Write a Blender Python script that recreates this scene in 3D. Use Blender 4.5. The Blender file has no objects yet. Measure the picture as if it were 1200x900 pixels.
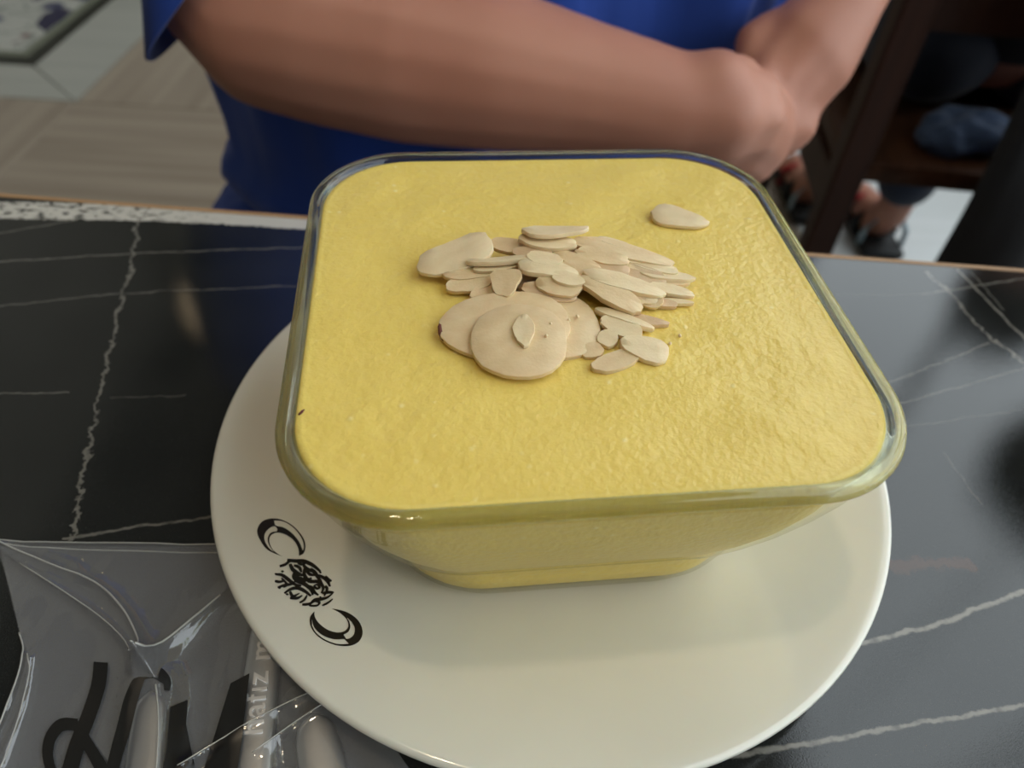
import bpy, bmesh, math, random
from mathutils import Vector, Matrix, noise
from mathutils.geometry import tessellate_polygon

random.seed(7)
PI = math.pi
scene = bpy.context.scene
COL = scene.collection
R_ = math.radians

# ------------------------------------------------------------------ camera
TABLE_Z = 0.75
CAM = Vector((0, 0, 0.915))
F_PX, PITCH, ROLL = 858.133, 0.8047, 0.063
_f = Vector((0, math.cos(PITCH), -math.sin(PITCH)))
_r0 = Vector((1, 0, 0)); _u0 = _r0.cross(_f)
_r = _r0*math.cos(ROLL) + _u0*math.sin(ROLL)
_u = -_r0*math.sin(ROLL) + _u0*math.cos(ROLL)
cam_d = bpy.data.cameras.new('camera')
cam_d.sensor_width = 36.0
cam_d.lens = F_PX/1200*36.0
cam_d.clip_start = 0.01
cam_d.clip_end = 50
cam_d.dof.use_dof = True
cam_d.dof.focus_distance = 0.150
cam_d.dof.aperture_fstop = 14.0
cam = bpy.data.objects.new('camera', cam_d)
COL.objects.link(cam)
M = Matrix((( _r.x, _u.x, -_f.x), (_r.y, _u.y, -_f.y), (_r.z, _u.z, -_f.z))).to_4x4()
M.translation = CAM
cam.matrix_world = M
scene.camera = cam

# ------------------------------------------------------------------ world, lamps of the room, exposure
world = bpy.data.worlds.new('room_air'); scene.world = world
world.use_nodes = True
world.node_tree.nodes['Background'].inputs[0].default_value = (0.75, 0.86, 1.0, 1)
world.node_tree.nodes['Background'].inputs[1].default_value = 0.25
WINDOW_STRENGTH = 2.8          # daylight behind the tall shop window
PENDANT_POWER = 9.0            # warm lamp above the table
scene.view_settings.view_transform = 'Standard'
scene.view_settings.look = 'None'
scene.view_settings.gamma = 1.0
scene.view_settings.use_curve_mapping = False
scene.view_settings.exposure = -0.17
scene.cycles.use_denoising = True
scene.cycles.sample_clamp_indirect = 6.0
scene.cycles.max_bounces = 14
scene.cycles.transmission_bounces = 10
scene.cycles.transparent_max_bounces = 16

# ------------------------------------------------------------------ placing helpers (world metres from a sight line)
def ray(px, py):
    return _r*((px-600)/F_PX) - _u*((py-450)/F_PX) + _f
def atz(px, py, z):
    d = ray(px, py); return CAM + d*((z-CAM.z)/d.z)
def aty(px, py, y):
    d = ray(px, py); return CAM + d*(y/d.y)
def tab(px, py, h=0.0):
    return atz(px, py, TABLE_Z+h)

# ------------------------------------------------------------------ object helpers
def link(name, me, mat=None, parent=None, smooth=True):
    o = bpy.data.objects.new(name, me); COL.objects.link(o)
    if mat is not None:
        me.materials.clear(); me.materials.append(mat)
    if parent is not None: o.parent = parent
    if smooth:
        me.polygons.foreach_set('use_smooth', [True]*len(me.polygons))
    return o
def pmesh(name, verts, faces, mat=None, parent=None, smooth=True):
    me = bpy.data.meshes.new(name)
    me.from_pydata([tuple(v) for v in verts], [], faces); me.update()
    bm = bmesh.new(); bm.from_mesh(me)
    bmesh.ops.recalc_face_normals(bm, faces=bm.faces)
    bm.to_mesh(me); bm.free()
    return link(name, me, mat, parent, smooth)
def bmobj(name, bm, mat=None, parent=None, smooth=True):
    me = bpy.data.meshes.new(name)
    bmesh.ops.recalc_face_normals(bm, faces=bm.faces)
    bm.to_mesh(me); bm.free()
    return link(name, me, mat, parent, smooth)
def tag(o, label=None, cat=None, group=None, kind=None):
    if label: o['label'] = label
    if cat: o['category'] = cat
    if group: o['group'] = group
    if kind: o['kind'] = kind
    return o
def empty(name, loc=(0, 0, 0)):
    o = bpy.data.objects.new(name, None); COL.objects.link(o); o.location = loc
    o.empty_display_size = 0.05
    return o
def copy_tree(o, parent=None):
    c = o.copy(); COL.objects.link(c); c.parent = parent
    for ch in list(o.children): copy_tree(ch, c)
    return c
def autosmooth(o, ang=35):
    o.data.polygons.foreach_set('use_smooth', [True]*len(o.data.polygons))
    try: o.data.set_sharp_from_angle(angle=R_(ang))
    except Exception: pass
    return o
def bm_box(bm, x0, x1, y0, y1, z0, z1, bev=0.0, mat4=None):
    res = bmesh.ops.create_cube(bm, size=1.0)
    vs = res['verts']
    for v in vs:
        v.co = Vector((x0+(v.co.x+.5)*(x1-x0), y0+(v.co.y+.5)*(y1-y0), z0+(v.co.z+.5)*(z1-z0)))
    if bev > 0:
        es = list({e for v in vs for e in v.link_edges})
        rb = bmesh.ops.bevel(bm, geom=es, offset=bev, segments=2, affect='EDGES', profile=.5)
        vs = list({v for f in rb['faces'] for v in f.verts} | {v for v in vs if v.is_valid})
    if mat4 is not None:
        for v in vs: v.co = mat4 @ v.co
def box(name, x0, x1, y0, y1, z0, z1, mat, parent=None, bev=0.0):
    bm = bmesh.new(); bm_box(bm, x0, x1, y0, y1, z0, z1, bev)
    return bmobj(name, bm, mat, parent, False)
def loft(rings, cap0=True, cap1=True, closed_u=False):
    n = len(rings[0]); V = []; Fc = []
    for rg in rings: V += [tuple(p) for p in rg]
    m = len(rings)
    for i in range(m if closed_u else m-1):
        a = i*n; b = ((i+1) % m)*n
        for j in range(n):
            k = (j+1) % n
            Fc.append((a+j, a+k, b+k, b+j))
    if not closed_u:
        if cap0: Fc.append(tuple(range(n-1, -1, -1)))
        if cap1: Fc.append(tuple(range((m-1)*n, m*n)))
    return V, Fc
def lathe(profile, n=96, closed=True):
    V = []; Fc = []
    m = len(profile)
    for (r, z) in profile:
        for j in range(n):
            a = 2*PI*j/n; V.append((r*math.cos(a), r*math.sin(a), z))
    for i in range(m-1):
        for j in range(n):
            k = (j+1) % n
            Fc.append((i*n+j, i*n+k, (i+1)*n+k, (i+1)*n+j))
    if closed:
        Fc.append(tuple(range(n-1, -1, -1))); Fc.append(tuple(range((m-1)*n, m*n)))
    return V, Fc
def frame_of(d):
    d = d.normalized()
    a = Vector((0, 0, 1)) if abs(d.z) < .9 else Vector((1, 0, 0))
    x = d.cross(a).normalized(); y = x.cross(d).normalized()
    return x, y
def bm_tube(bm, pts, rad, n=12, caps=True):
    pts = [Vector(p) for p in pts]
    rings = []
    for i, p in enumerate(pts):
        d = (pts[min(i+1, len(pts)-1)]-pts[max(i-1, 0)])
        x, y = frame_of(d)
        r = rad[i] if isinstance(rad, (list, tuple)) else rad
        rings.append([bm.verts.new(p+x*(r*math.cos(2*PI*j/n))+y*(r*math.sin(2*PI*j/n))) for j in range(n)])
    for a, b in zip(rings, rings[1:]):
        for j in range(n):
            k = (j+1) % n
            bm.faces.new((a[j], a[k], b[k], b[j]))
    if caps:
        bm.faces.new(rings[0][::-1]); bm.faces.new(rings[-1])
def bm_capsule(bm, a, b, ra, rb, n=16, sq=None):
    a = Vector(a); b = Vector(b); d = b-a
    if d.length < 1e-6: d = Vector((0, 0, 1e-4))
    dn = d.normalized(); x, y = frame_of(dn)
    prof = []
    for i in range(5):
        t = -PI/2 + i*PI/2/5
        prof.append((a + dn*(ra*math.sin(t)), max(ra*math.cos(t), 1e-5)))
    prof.append((a, ra)); prof.append((b, rb))
    for i in range(1, 6):
        t = i*PI/2/5
        prof.append((b + dn*(rb*math.sin(t)), max(rb*math.cos(t), 1e-5)))
    rings = []
    for c, r in prof:
        rings.append([bm.verts.new(c+x*(r*math.cos(2*PI*j/n))+y*(r*math.sin(2*PI*j/n))) for j in range(n)])
    for p, q in zip(rings, rings[1:]):
        for j in range(n):
            k = (j+1) % n
            bm.faces.new((p[j], p[k], q[k], q[j]))
    bm.faces.new(rings[0][::-1]); bm.faces.new(rings[-1])
def bm_ellipsoid(bm, c, r, rot=None, n=20):
    res = bmesh.ops.create_uvsphere(bm, u_segments=n, v_segments=n//2+2, radius=1.0)
    for v in res['verts']:
        p = Vector((v.co.x*r[0], v.co.y*r[1], v.co.z*r[2]))
        if rot is not None: p = rot @ p
        v.co = p + Vector(c)
def fuse(name, bm, voxel, smooth_it, mat, parent=None):
    """merge overlapping limbs into one continuous skin"""
    me = bpy.data.meshes.new(name+'_raw')
    bmesh.ops.recalc_face_normals(bm, faces=bm.faces)
    bm.to_mesh(me); bm.free()
    o = bpy.data.objects.new(name+'_raw', me); COL.objects.link(o)
    m = o.modifiers.new('r', 'REMESH'); m.mode = 'VOXEL'; m.voxel_size = voxel
    s = o.modifiers.new('s', 'SMOOTH'); s.factor = .5; s.iterations = smooth_it
    dg = bpy.context.evaluated_depsgraph_get()
    me2 = bpy.data.meshes.new_from_object(o.evaluated_get(dg))
    bpy.data.objects.remove(o); bpy.data.meshes.remove(me)
    me2.name = name
    return link(name, me2, mat, parent, True)
def catmull(pts, k=6):
    P = [Vector(p) for p in pts]; out = []
    for i in range(len(P)-1):
        p0 = P[max(i-1, 0)]; p1 = P[i]; p2 = P[i+1]; p3 = P[min(i+2, len(P)-1)]
        for j in range(k):
            t = j/k
            out.append(.5*((2*p1)+(p2-p0)*t+(2*p0-5*p1+4*p2-p3)*t*t+(3*p1-p0-3*p2+p3)*t**3))
    out.append(P[-1]); return out

# ------------------------------------------------------------------ material helpers
class NT:
    def __init__(s, name):
        s.m = bpy.data.materials.new(name); s.m.use_nodes = True
        s.t = s.m.node_tree; s.n = s.t.nodes; s.l = s.t.links
        s.b = s.n['Principled BSDF']; s.out = s.n['Material Output']
    def node(s, typ, **kw):
        nd = s.n.new(typ)
        for k, v in kw.items(): setattr(nd, k, v)
        return nd
    def put(s, sock, v):
        if hasattr(v, 'links') or hasattr(v, 'is_linked'): s.l.new(v, sock)
        else: sock.default_value = v
    def math(s, op, a, b=None, c=None, clamp=False):
        nd = s.node('ShaderNodeMath', operation=op); nd.use_clamp = clamp
        s.put(nd.inputs[0], a)
        if b is not None: s.put(nd.inputs[1], b)
        if c is not None: s.put(nd.inputs[2], c)
        return nd.outputs[0]
    def vmath(s, op, a, b=None, out=0, scale=None):
        nd = s.node('ShaderNodeVectorMath', operation=op)
        s.put(nd.inputs[0], a)
        if b is not None: s.put(nd.inputs[1], b)
        if scale is not None: s.put(nd.inputs['Scale'], scale)
        return nd.outputs[out]
    def obj(s): return s.node('ShaderNodeTexCoord').outputs['Object']
    def noise(s, vec, scale, detail=3, rough=.5, color=False):
        nd = s.node('ShaderNodeTexNoise'); s.put(nd.inputs['Vector'], vec)
        nd.inputs['Scale'].default_value = scale; nd.inputs['Detail'].default_value = detail
        nd.inputs['Roughness'].default_value = rough
        return nd.outputs['Color' if color else 'Fac']
    def ramp(s, fac, stops):
        nd = s.node('ShaderNodeValToRGB'); s.put(nd.inputs[0], fac)
        e = nd.color_ramp.elements
        while len(e) < len(stops): e.new(.5)
        for q, (p, c) in zip(e, stops):
            q.position = p; q.color = c if len(c) == 4 else (*c, 1)
        return nd.outputs[0]
    def mix(s, fac, a, b):
        nd = s.node('ShaderNodeMix', data_type='RGBA')
        s.put(nd.inputs[0], fac)
        s.put(nd.inputs[6], a if not isinstance(a, tuple) or len(a) == 4 else (*a, 1))
        s.put(nd.inputs[7], b if not isinstance(b, tuple) or len(b) == 4 else (*b, 1))
        return nd.outputs[2]
    def smooth(s, v, lo, hi):
        nd = s.node('ShaderNodeMapRange', interpolation_type='SMOOTHSTEP')
        s.put(nd.inputs['Value'], v)
        nd.inputs['From Min'].default_value = lo; nd.inputs['From Max'].default_value = hi
        return nd.outputs['Result']
    def bump(s, h, strength=.3, dist=.001):
        nd = s.node('ShaderNodeBump'); s.put(nd.inputs['Height'], h)
        nd.inputs['Strength'].default_value = strength; nd.inputs['Distance'].default_value = dist
        s.l.new(nd.outputs[0], s.b.inputs['Normal']); return nd.outputs[0]
    def set(s, **kw):
        for k, v in kw.items(): s.put(s.b.inputs[k.replace('_', ' ')], v)
        return s
def flat(name, col, rough=.5, metal=0.0, var=.08, scale=30, **kw):
    m = NT(name)
    n = m.noise(m.obj(), scale, 4)
    c2 = tuple(max(0, c*(1-var)) for c in col); c1 = tuple(min(1, c*(1+var)) for c in col)
    m.put(m.b.inputs['Base Color'], m.ramp(n, [(.3, c2), (.7, c1)]))
    m.set(Roughness=rough, Metallic=metal)
    for k, v in kw.items(): m.put(m.b.inputs[k.replace('_', ' ')], v)
    return m.m

# -- skin
m = NT('skin'); v = m.obj()
n1 = m.noise(v, 14, 3); n2 = m.noise(v, 260, 3)
m.put(m.b.inputs['Base Color'], m.ramp(n1, [(.32, (.43, .185, .122)), (.7, (.52, .245, .168))]))
m.set(Roughness=.52, Subsurface_Weight=.12, Subsurface_Scale=.01)
m.b.inputs['Subsurface Radius'].default_value = (1, .35, .2)
m.bump(n2, .12, .0006)
SKIN = m.m
# -- cloth
def cloth(name, col, rough=.85, weave=900, wave=18, depth=.004):
    m = NT(name); v = m.obj()
    n1 = m.noise(v, 9, 3)
    w = m.noise(v, weave, 2)
    f = m.noise(m.vmath('MULTIPLY', v, (1.6, 1.6, .5)), wave, 2)
    m.put(m.b.inputs['Base Color'], m.ramp(n1, [(.3, tuple(c*.85 for c in col)), (.7, tuple(min(1, c*1.1) for c in col))]))
    m.set(Roughness=rough, Sheen_Weight=.15)
    h = m.math('ADD', m.math('MULTIPLY', w, .06), f)
    m.bump(h, .55, depth)
    return m.m
BLUE = cloth('royal_blue_jersey', (.012, .06, .36))
DENIM = cloth('dark_denim', (.012, .02, .042))
DENIM_L = cloth('mid_blue_denim', (.03, .06, .13))
BLACKCLOTH = cloth('black_cloth', (.006, .006, .008))
GREYCLOTH = cloth('charcoal_cloth', (.005, .0055, .007))
HAIR = flat('dark_hair', (.012, .009, .007), .45, var=.4, scale=200)
WHITE_EYE = flat('eye_white', (.8, .78, .75), .2)
IRIS = flat('brown_iris', (.05, .025, .01), .15)
LIP = flat('lip_pink', (.42, .16, .13), .4)
# -- wood
def wood(name, c1, c2, axis=2, scale=40, rough=.35):
    m = NT(name); v = m.obj()
    st = [1, 1, 1]; st[axis] = .06
    v2 = m.vmath('MULTIPLY', v, tuple(st))
    n = m.noise(v2, scale, 5, .6)
    m.put(m.b.inputs['Base Color'], m.ramp(n, [(.3, c1), (.7, c2)]))
    m.set(Roughness=rough, Specular_IOR_Level=.2); m.bump(n, .15, .001)
    return m.m
DARKWOOD = wood('dark_stained_wood', (.022, .009, .006), (.045, .018, .011), rough=.5)
SEATWOOD = wood('brown_seat_wood', (.035, .015, .008), (.08, .035, .018), axis=1)
# -- porcelain
m = NT('cream_porcelain')
n = m.noise(m.obj(), 40, 3)
m.put(m.b.inputs['Base Color'], m.ramp(n, [(.3, (.70, .69, .60)), (.7, (.73, .72, .63))]))
m.set(Roughness=.16, Coat_Weight=.6, Coat_Roughness=.05, Subsurface_Weight=.05, Subsurface_Scale=.004)
PORCELAIN = m.m
INK = flat('black_glaze_print', (.012, .011, .010), .25)
# -- pudding
m = NT('custard_yellow'); v = m.obj()
lump = m.noise(v, 260, 4, .6); fine = m.noise(v, 900, 3, .6); big = m.noise(v, 60, 3)
vor = m.node('ShaderNodeTexVoronoi'); m.put(vor.inputs['Vector'], v); vor.inputs['Scale'].default_value = 330
fleck = m.smooth(vor.outputs['Distance'], .28, .05)
sel = m.smooth(m.noise(v, 170, 2), .55, .68)
fleck = m.math('MULTIPLY', fleck, sel)
base = m.ramp(m.math('ADD', m.math('MULTIPLY', lump, .6), m.math('MULTIPLY', big, .4)), [(.30, (.80, .60, .138)), (.70, (.85, .655, .172))])
m.put(m.b.inputs['Base Color'], m.mix(m.math('MULTIPLY', fleck, .55), base, (.92, .82, .42)))
m.set(Roughness=.34, Subsurface_Weight=.3, Subsurface_Scale=.006, Specular_IOR_Level=.5)
m.b.inputs['Subsurface Radius'].default_value = (1, .8, .25)
h = m.math('ADD', m.math('MULTIPLY', m.noise(v, 620, 2, .5), 1.0), m.math('ADD', m.math('MULTIPLY', fleck, .25), m.math('MULTIPLY', fine, .12)))
m.bump(h, .30, .0009)
CUSTARD = m.m
# -- glass: solid rim refracts, thin wall against the custard passes light straight through
def schlick(m, f0, nrm=None, kg=1.0):
    lw = m.node('ShaderNodeLayerWeight'); lw.inputs['Blend'].default_value = .5
    if nrm is not None: m.l.new(nrm, lw.inputs['Normal'])
    return m.math('ADD', m.math('MULTIPLY', m.math('POWER', lw.outputs['Facing'], 5.0), kg*(1-f0)), f0, clamp=True)
def sheet_glass(name, tint, f0, rough):
    m = NT(name)
    tr = m.node('ShaderNodeBsdfTransparent'); tr.inputs[0].default_value = tint
    gl = m.node('ShaderNodeBsdfGlossy'); gl.inputs['Roughness'].default_value = rough
    mx = m.node('ShaderNodeMixShader'); m.l.new(schlick(m, f0, kg=.5), mx.inputs[0]); m.l.new(tr.outputs[0], mx.inputs[1]); m.l.new(gl.outputs[0], mx.inputs[2])
    m.l.new(mx.outputs[0], m.out.inputs[0]); return m, mx
GLASS_WALL = sheet_glass('clear_glass_wall', (.985, .975, .90, 1), .03, .03)[0].m
m, mx0 = sheet_glass('green_tinted_glass', (.93, .98, .88, 1), .05, .02)
m.set(Base_Color=(.97, 1.0, .93, 1), Roughness=.02, IOR=1.5, Transmission_Weight=1.0)
mr = m.node('ShaderNodeMixShader'); mr.inputs[0].default_value = .40
m.l.new(m.b.outputs[0], mr.inputs[1]); m.l.new(mx0.outputs[0], mr.inputs[2]); m.l.new(mr.outputs[0], m.out.inputs[0])
GLASS_RIM = m.m
# -- plastic film
m = NT('clear_plastic_film')
tr = m.node('ShaderNodeBsdfTransparent'); tr.inputs[0].default_value = (.96, .96, .97, 1)
gl = m.node('ShaderNodeBsdfGlossy'); gl.inputs['Roughness'].default_value = .07
df = m.node('ShaderNodeBsdfDiffuse'); df.inputs[0].default_value = (.75, .76, .78, 1)
wr = m.noise(m.vmath('MULTIPLY', m.obj(), (1, .35, 1)), 260, 4)
bp = m.node('ShaderNodeBump'); bp.inputs['Strength'].default_value = .12; bp.inputs['Distance'].default_value = .0012
m.l.new(wr, bp.inputs['Height'])
m.l.new(bp.outputs[0], gl.inputs['Normal']); fres = schlick(m, .10, bp.outputs[0])
hz = m.node('ShaderNodeMixShader'); hz.inputs[0].default_value = .10  # pale diffuse share stands in for the ceiling's reflection on the film
m.l.new(tr.outputs[0], hz.inputs[1]); m.l.new(df.outputs[0], hz.inputs[2])
mx = m.node('ShaderNodeMixShader'); m.l.new(fres, mx.inputs[0]); m.l.new(hz.outputs[0], mx.inputs[1]); m.l.new(gl.outputs[0], mx.inputs[2])
m.l.new(mx.outputs[0], m.out.inputs[0]); FILM = m.m
STEEL = flat('brushed_steel', (.55, .55, .54), .32, 1.0, var=.06, scale=90)
STEEL_L = flat('lightened_steel_letters', (.86, .86, .84), .45, .7, var=.03)  # same steel lightened so the raised letters look lit and legible
# -- almonds
def almond_mat(name, c1, c2):
    m = NT(name); v = m.obj()
    n = m.noise(m.vmath('MULTIPLY', v, (.6, 1, 1)), 320, 4)
    s2 = m.noise(v, 1500, 2)
    m.put(m.b.inputs['Base Color'], m.ramp(n, [(.3, c1), (.7, c2)]))
    m.set(Roughness=.5, Subsurface_Weight=.15, Subsurface_Scale=.002)
    m.bump(s2, .2, .0003)
    return m.m
ALM = [almond_mat('almond_flesh_cream', (.67, .49, .265), (.76, .59, .345)),
       almond_mat('almond_flesh_pale', (.73, .57, .33), (.81, .66, .41)),
       almond_mat('almond_flesh_tan', (.58, .40, .225), (.67, .49, .29))]
ALM_SKIN = flat('almond_brown_skin', (.16, .05, .03), .6)
SPECK = flat('dark_red_speck', (.10, .012, .01), .6)
# -- room
WALLP = flat('dim_plaster', (.30, .27, .22), .8, var=.1, scale=3)
DARKWALL = flat('darkened_wall', (.07, .055, .045), .7, var=.1, scale=3)
CEILM = flat('taupe_ceiling', (.20, .19, .17), .8, var=.05, scale=3)
FRAMEM = flat('dark_window_frame', (.03, .03, .032), .4)
BLACKMETAL = flat('black_metal', (.008, .008, .008), .4)
GROUT = flat('grey_grout', (.16, .15, .13), .9)
m = NT('daylit_pane')
m.set(Base_Color=(.6, .65, .7, 1), Roughness=.05)
m.b.inputs['Emission Color'].default_value = (.86, .95, 1.0, 1)
m.b.inputs['Emission Strength'].default_value = WINDOW_STRENGTH
DAYPANE = m.m
m = NT('warm_bulb')
m.b.inputs['Emission Color'].default_value = (1.0, .74, .42, 1); m.b.inputs['Emission Strength'].default_value = 16
BULB = m.m
def tile_mat(name, c1, c2, axis):
    m = NT(name); v = m.obj()
    st = [1, 1, 1]; st[axis] = .05
    n = m.noise(m.vmath('MULTIPLY', v, tuple(st)), 22, 4, .55)
    m.put(m.b.inputs['Base Color'], m.ramp(n, [(.3, c1), (.7, c2)]))
    m.set(Roughness=.35)
    return m.m
TILE_X = tile_mat('wood_look_tile_across', (.25, .195, .145), (.39, .32, .245), 0)
TILE_Y = tile_mat('wood_look_tile_along', (.25, .195, .145), (.39, .32, .245), 1)
TILE_W = tile_mat('pale_marble_tile', (.36, .355, .31), (.42, .41, .36), 0)
TILE_BR = tile_mat('white_marble_tile', (.72, .74, .72), (.8, .81, .8), 0)
BORDER_DK = flat('dark_green_border', (.018, .02, .014), .4)

# ================================================================== THE SETTING
FLOOR_T = 0.012
flo = box('floor', -3.2, 1.75, -2.0, 5.0, -.06, -FLOOR_T+.001, GROUT); tag(flo, kind='structure')
TS = .60; GX, GY = -1.18, 1.80
def floor_tile(x0, x1, y0, y1, mat, name='tile', h=0.0):
    bm = bmesh.new(); g = .0018
    bm_box(bm, x0+g, x1-g, y0+g, y1-g, -FLOOR_T, h, .0012)
    o = bmobj(name, bm, mat, flo, False); return o
for i in range(-3, 6):
    for j in range(-4, 5):
        x0 = GX+i*TS; y0 = GY+j*TS
        if i < 0 and j >= 0 and j < 3: continue
        x0c, x1c = max(x0, -3.19), min(x0+TS, 1.74); y0c, y1c = max(y0, -1.99), min(y0+TS, 4.99)
        if x1c-x0c < .02 or y1c-y0c < .02: continue
        if i >= 3: mt = TILE_BR
        else: mt = TILE_X if (i+j) % 2 else TILE_Y
        floor_tile(x0c, x1c, y0c, y1c, mt)
# bordered panel: pale marble strips with a mitre, dark line, printed flower tiles
def floor_poly(name, pts, mat, top):
    n = len(pts)
    V = [(x, y, -FLOOR_T) for x, y in pts]+[(x, y, top) for x, y in pts]
    Fc = [tuple(range(n-1, -1, -1)), tuple(range(n, 2*n))]+[(k, (k+1) % n, n+(k+1) % n, n+k) for k in range(n)]
    return pmesh(name, V, Fc, mat, flo, False)
g = .002
ix, iy = -1.385, 1.99           # inner corner of the pale strip
floor_poly('border_strip', [(-3.19, GY+g), (GX-g*2, GY+g), (ix-g*2, iy), (-3.19, iy)], TILE_W, 0)
floor_poly('border_strip', [(GX-g, GY+g*2), (GX-g, GY+1.8), (ix, GY+1.8), (ix, iy+g*2)], TILE_W, 0)
bw = .045
floor_poly('dark_border', [(-3.19, iy+.001), (ix-.001, iy+.001), (ix-bw, iy+bw*1.25), (-3.19, iy+bw*1.25)], BORDER_DK, 0)
floor_poly('dark_border', [(ix-.001, iy+.002), (ix-.001, GY+1.8), (ix-bw, GY+1.8), (ix-bw, iy+bw*1.25)], BORDER_DK, 0)
m = NT('flower_print_tile'); v = m.obj()
dist = m.vmath('ADD', v, m.vmath('SCALE', m.noise(v, 14, 2, color=True), scale=.03))
vo = m.node('ShaderNodeTexVoronoi'); m.put(vo.inputs['Vector'], dist); vo.inputs['Scale'].default_value = 11
vc = m.node('ShaderNodeSeparateColor'); m.l.new(vo.outputs['Color'], vc.inputs[0])
fl = m.ramp(vc.outputs[0], [(.30, (.035, .04, .10)), (.45, (.09, .02, .05)), (.62, (.12, .015, .02)), (.8, (.03, .035, .11))])
rad = m.math('ADD', m.math('MULTIPLY', vc.outputs[1], .25), .16)
petal = m.smooth(m.math('SUBTRACT', vo.outputs['Distance'], rad), .06, -.04)
vo2 = m.node('ShaderNodeTexVoronoi', feature='DISTANCE_TO_EDGE'); m.put(vo2.inputs['Vector'], dist); vo2.inputs['Scale'].default_value = 15
stem = m.math('MULTIPLY', m.smooth(vo2.outputs['Distance'], .07, .02), m.smooth(m.noise(v, 12, 2), .45, .6))
c = m.mix(m.math('MULTIPLY', stem, .75), (.47, .46, .41), (.06, .10, .07))
c = m.mix(petal, c, fl)
m.put(m.b.inputs['Base Color'], c); m.set(Roughness=.3); FLOWER = m.m
LINE_P = flat('pale_green_line', (.17, .18, .13), .4)
ax, ay = ix-bw-.001, iy+bw*1.25+.001
floor_poly('light_border', [(-3.19, ay), (ax, ay), (ax-.03, ay+.03), (-3.19, ay+.03)], LINE_P, 0)
floor_poly('light_border', [(ax, ay+.001), (ax, GY+1.8), (ax-.03, GY+1.8), (ax-.03, ay+.031)], LINE_P, 0)
NAVY = flat('navy_glaze', (.012, .012, .05), .3)
fx, fy = ax-.032, ay+.032
for i in range(3):
    for j in range(3):
        floor_poly('flower_tile', [(fx-.4*i-.398, fy+.4*j), (fx-.4*i, fy+.4*j), (fx-.4*i, fy+.4*j+.398), (fx-.4*i-.398, fy+.4*j+.398)], FLOWER, -.0004)
cp = [(fx-.001, fy+.14), (fx-.001, fy+.32), (fx-.05, fy+.34), (fx-.075, fy+.28), (fx-.06, fy+.2)]
floor_poly('navy_corner_print', cp, NAVY, 0)

WX, CH_ = 1.65, 5.0
wb = box('wall_back', -3.2, 1.75, 4.9, 5.0, 0, CH_, WALLP); tag(wb, kind='structure')
wl = box('wall_left', -3.2, -3.1, -2.0, 4.9, 0, CH_, WALLP); tag(wl, kind='structure')
wf = box('wall_front', -3.1, 1.75, -2.0, -1.9, 0, CH_, DARKWALL); tag(wf, kind='structure')  # unseen wall behind the camera, darkened to dim the light on the dish
ce = box('ceiling', -3.2, 1.75, -2.0, 5.0, CH_, CH_+.1, CEILM); tag(ce, kind='structure')
# right wall: low sill wall, header, tall glazed shop window
wr_ = box('wall_right', WX, WX+.1, -1.9, 4.9, 0, .55, WALLP); tag(wr_, kind='structure')
box('header', WX, WX+.1, -1.9, 4.9, 4.86, CH_, WALLP, wr_)
win = empty('window_1', (0, 0, 0)); tag(win, kind='structure')
ys = [-1.9+i*(6.8/5) for i in range(6)]
for i in range(6): box('mullion', WX-.005, WX+.06, ys[i]-.012, ys[i]+.012, .55, 4.86, FRAMEM, win)
for zz in (.57, 4.84): box('frame_rail', WX-.004, WX+.05, -1.88, 4.88, zz-.02, zz+.02, FRAMEM, win)
for i in range(5):
    box('pane', WX+.03, WX+.036, ys[i]+.013, ys[i+1]-.013, .591, 4.819, DAYPANE, win)

# ================================================================== LAMPS
def lathe_obj(name, prof, mat, parent, n=40, closed=False):
    V, Fc = lathe(prof, n, closed); return pmesh(name, V, Fc, mat, parent)
def pendant(loc, label, power, shade_r=.14, lit=True, drop=None):
    t = empty('pendant_lamp', loc); tag(t, label, 'lamp')
    prof = [(.018, .16), (shade_r*.45, .145), (shade_r*.8, .10), (shade_r*.97, .04), (shade_r, 0), (shade_r-.004, 0),
            (shade_r*.97-.004, .04), (shade_r*.8-.004, .096), (shade_r*.45-.003, .139), (.016, .154)]
    lathe_obj('shade', prof, BLACKMETAL, t)
    bm = bmesh.new(); bm_tube(bm, [(0, 0, .15), (0, 0, CH_-.002-loc[2])], .0035, 8); bmobj('cord', bm, BLACKMETAL, t)
    lathe_obj('ceiling_rose', [(.05, CH_-.028-loc[2]), (.05, CH_-.002-loc[2])], BLACKMETAL, t, 24, True)
    lathe_obj('bulb', [(.001, .03), (.02, .034), (.032, .055), (.028, .085), (.014, .11), (.014, .13)], BULB if lit else FRAMEM, t, 24)
    if lit and power:
        ld = bpy.data.lights.new('lamp_light', 'POINT'); ld.energy = power; ld.color = (1.0, .80, .55); ld.shadow_soft_size = .035
        lo = bpy.data.objects.new('lamp_light', ld); COL.objects.link(lo); lo.parent = t; lo.location = (0, 0, .018)
    return t
pendant((-.16, .06, 2.05), 'black dome pendant lamp hanging straight above the dessert table', PENDANT_POWER)
pendant((-.02, -.42, 2.0), 'black dome pendant lamp hanging above the near edge of the table', PENDANT_POWER*.4)
pendant((-1.36, 2.37, 2.66), 'black dome pendant lamp hanging behind the person in the blue shirt', .12, .115)
# unseen closed dark shape added for its dark reflection in the table top
t = empty('hanging_dark_shape', (1.22, .99, 1.66)); tag(t, 'dark metal shape hanging by the tall window, added for its reflection in the table', 'lamp')
lathe_obj('shade', [(.004, 0), (.08, .012), (.15, .06), (.18, .14), (.16, .23), (.09, .30), (.03, .325)], BLACKMETAL, t, 40, True)
bm = bmesh.new(); bm_tube(bm, [(0, 0, .32), (0, 0, CH_-.002-1.66)], .004, 8); bmobj('chain', bm, BLACKMETAL, t)

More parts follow.
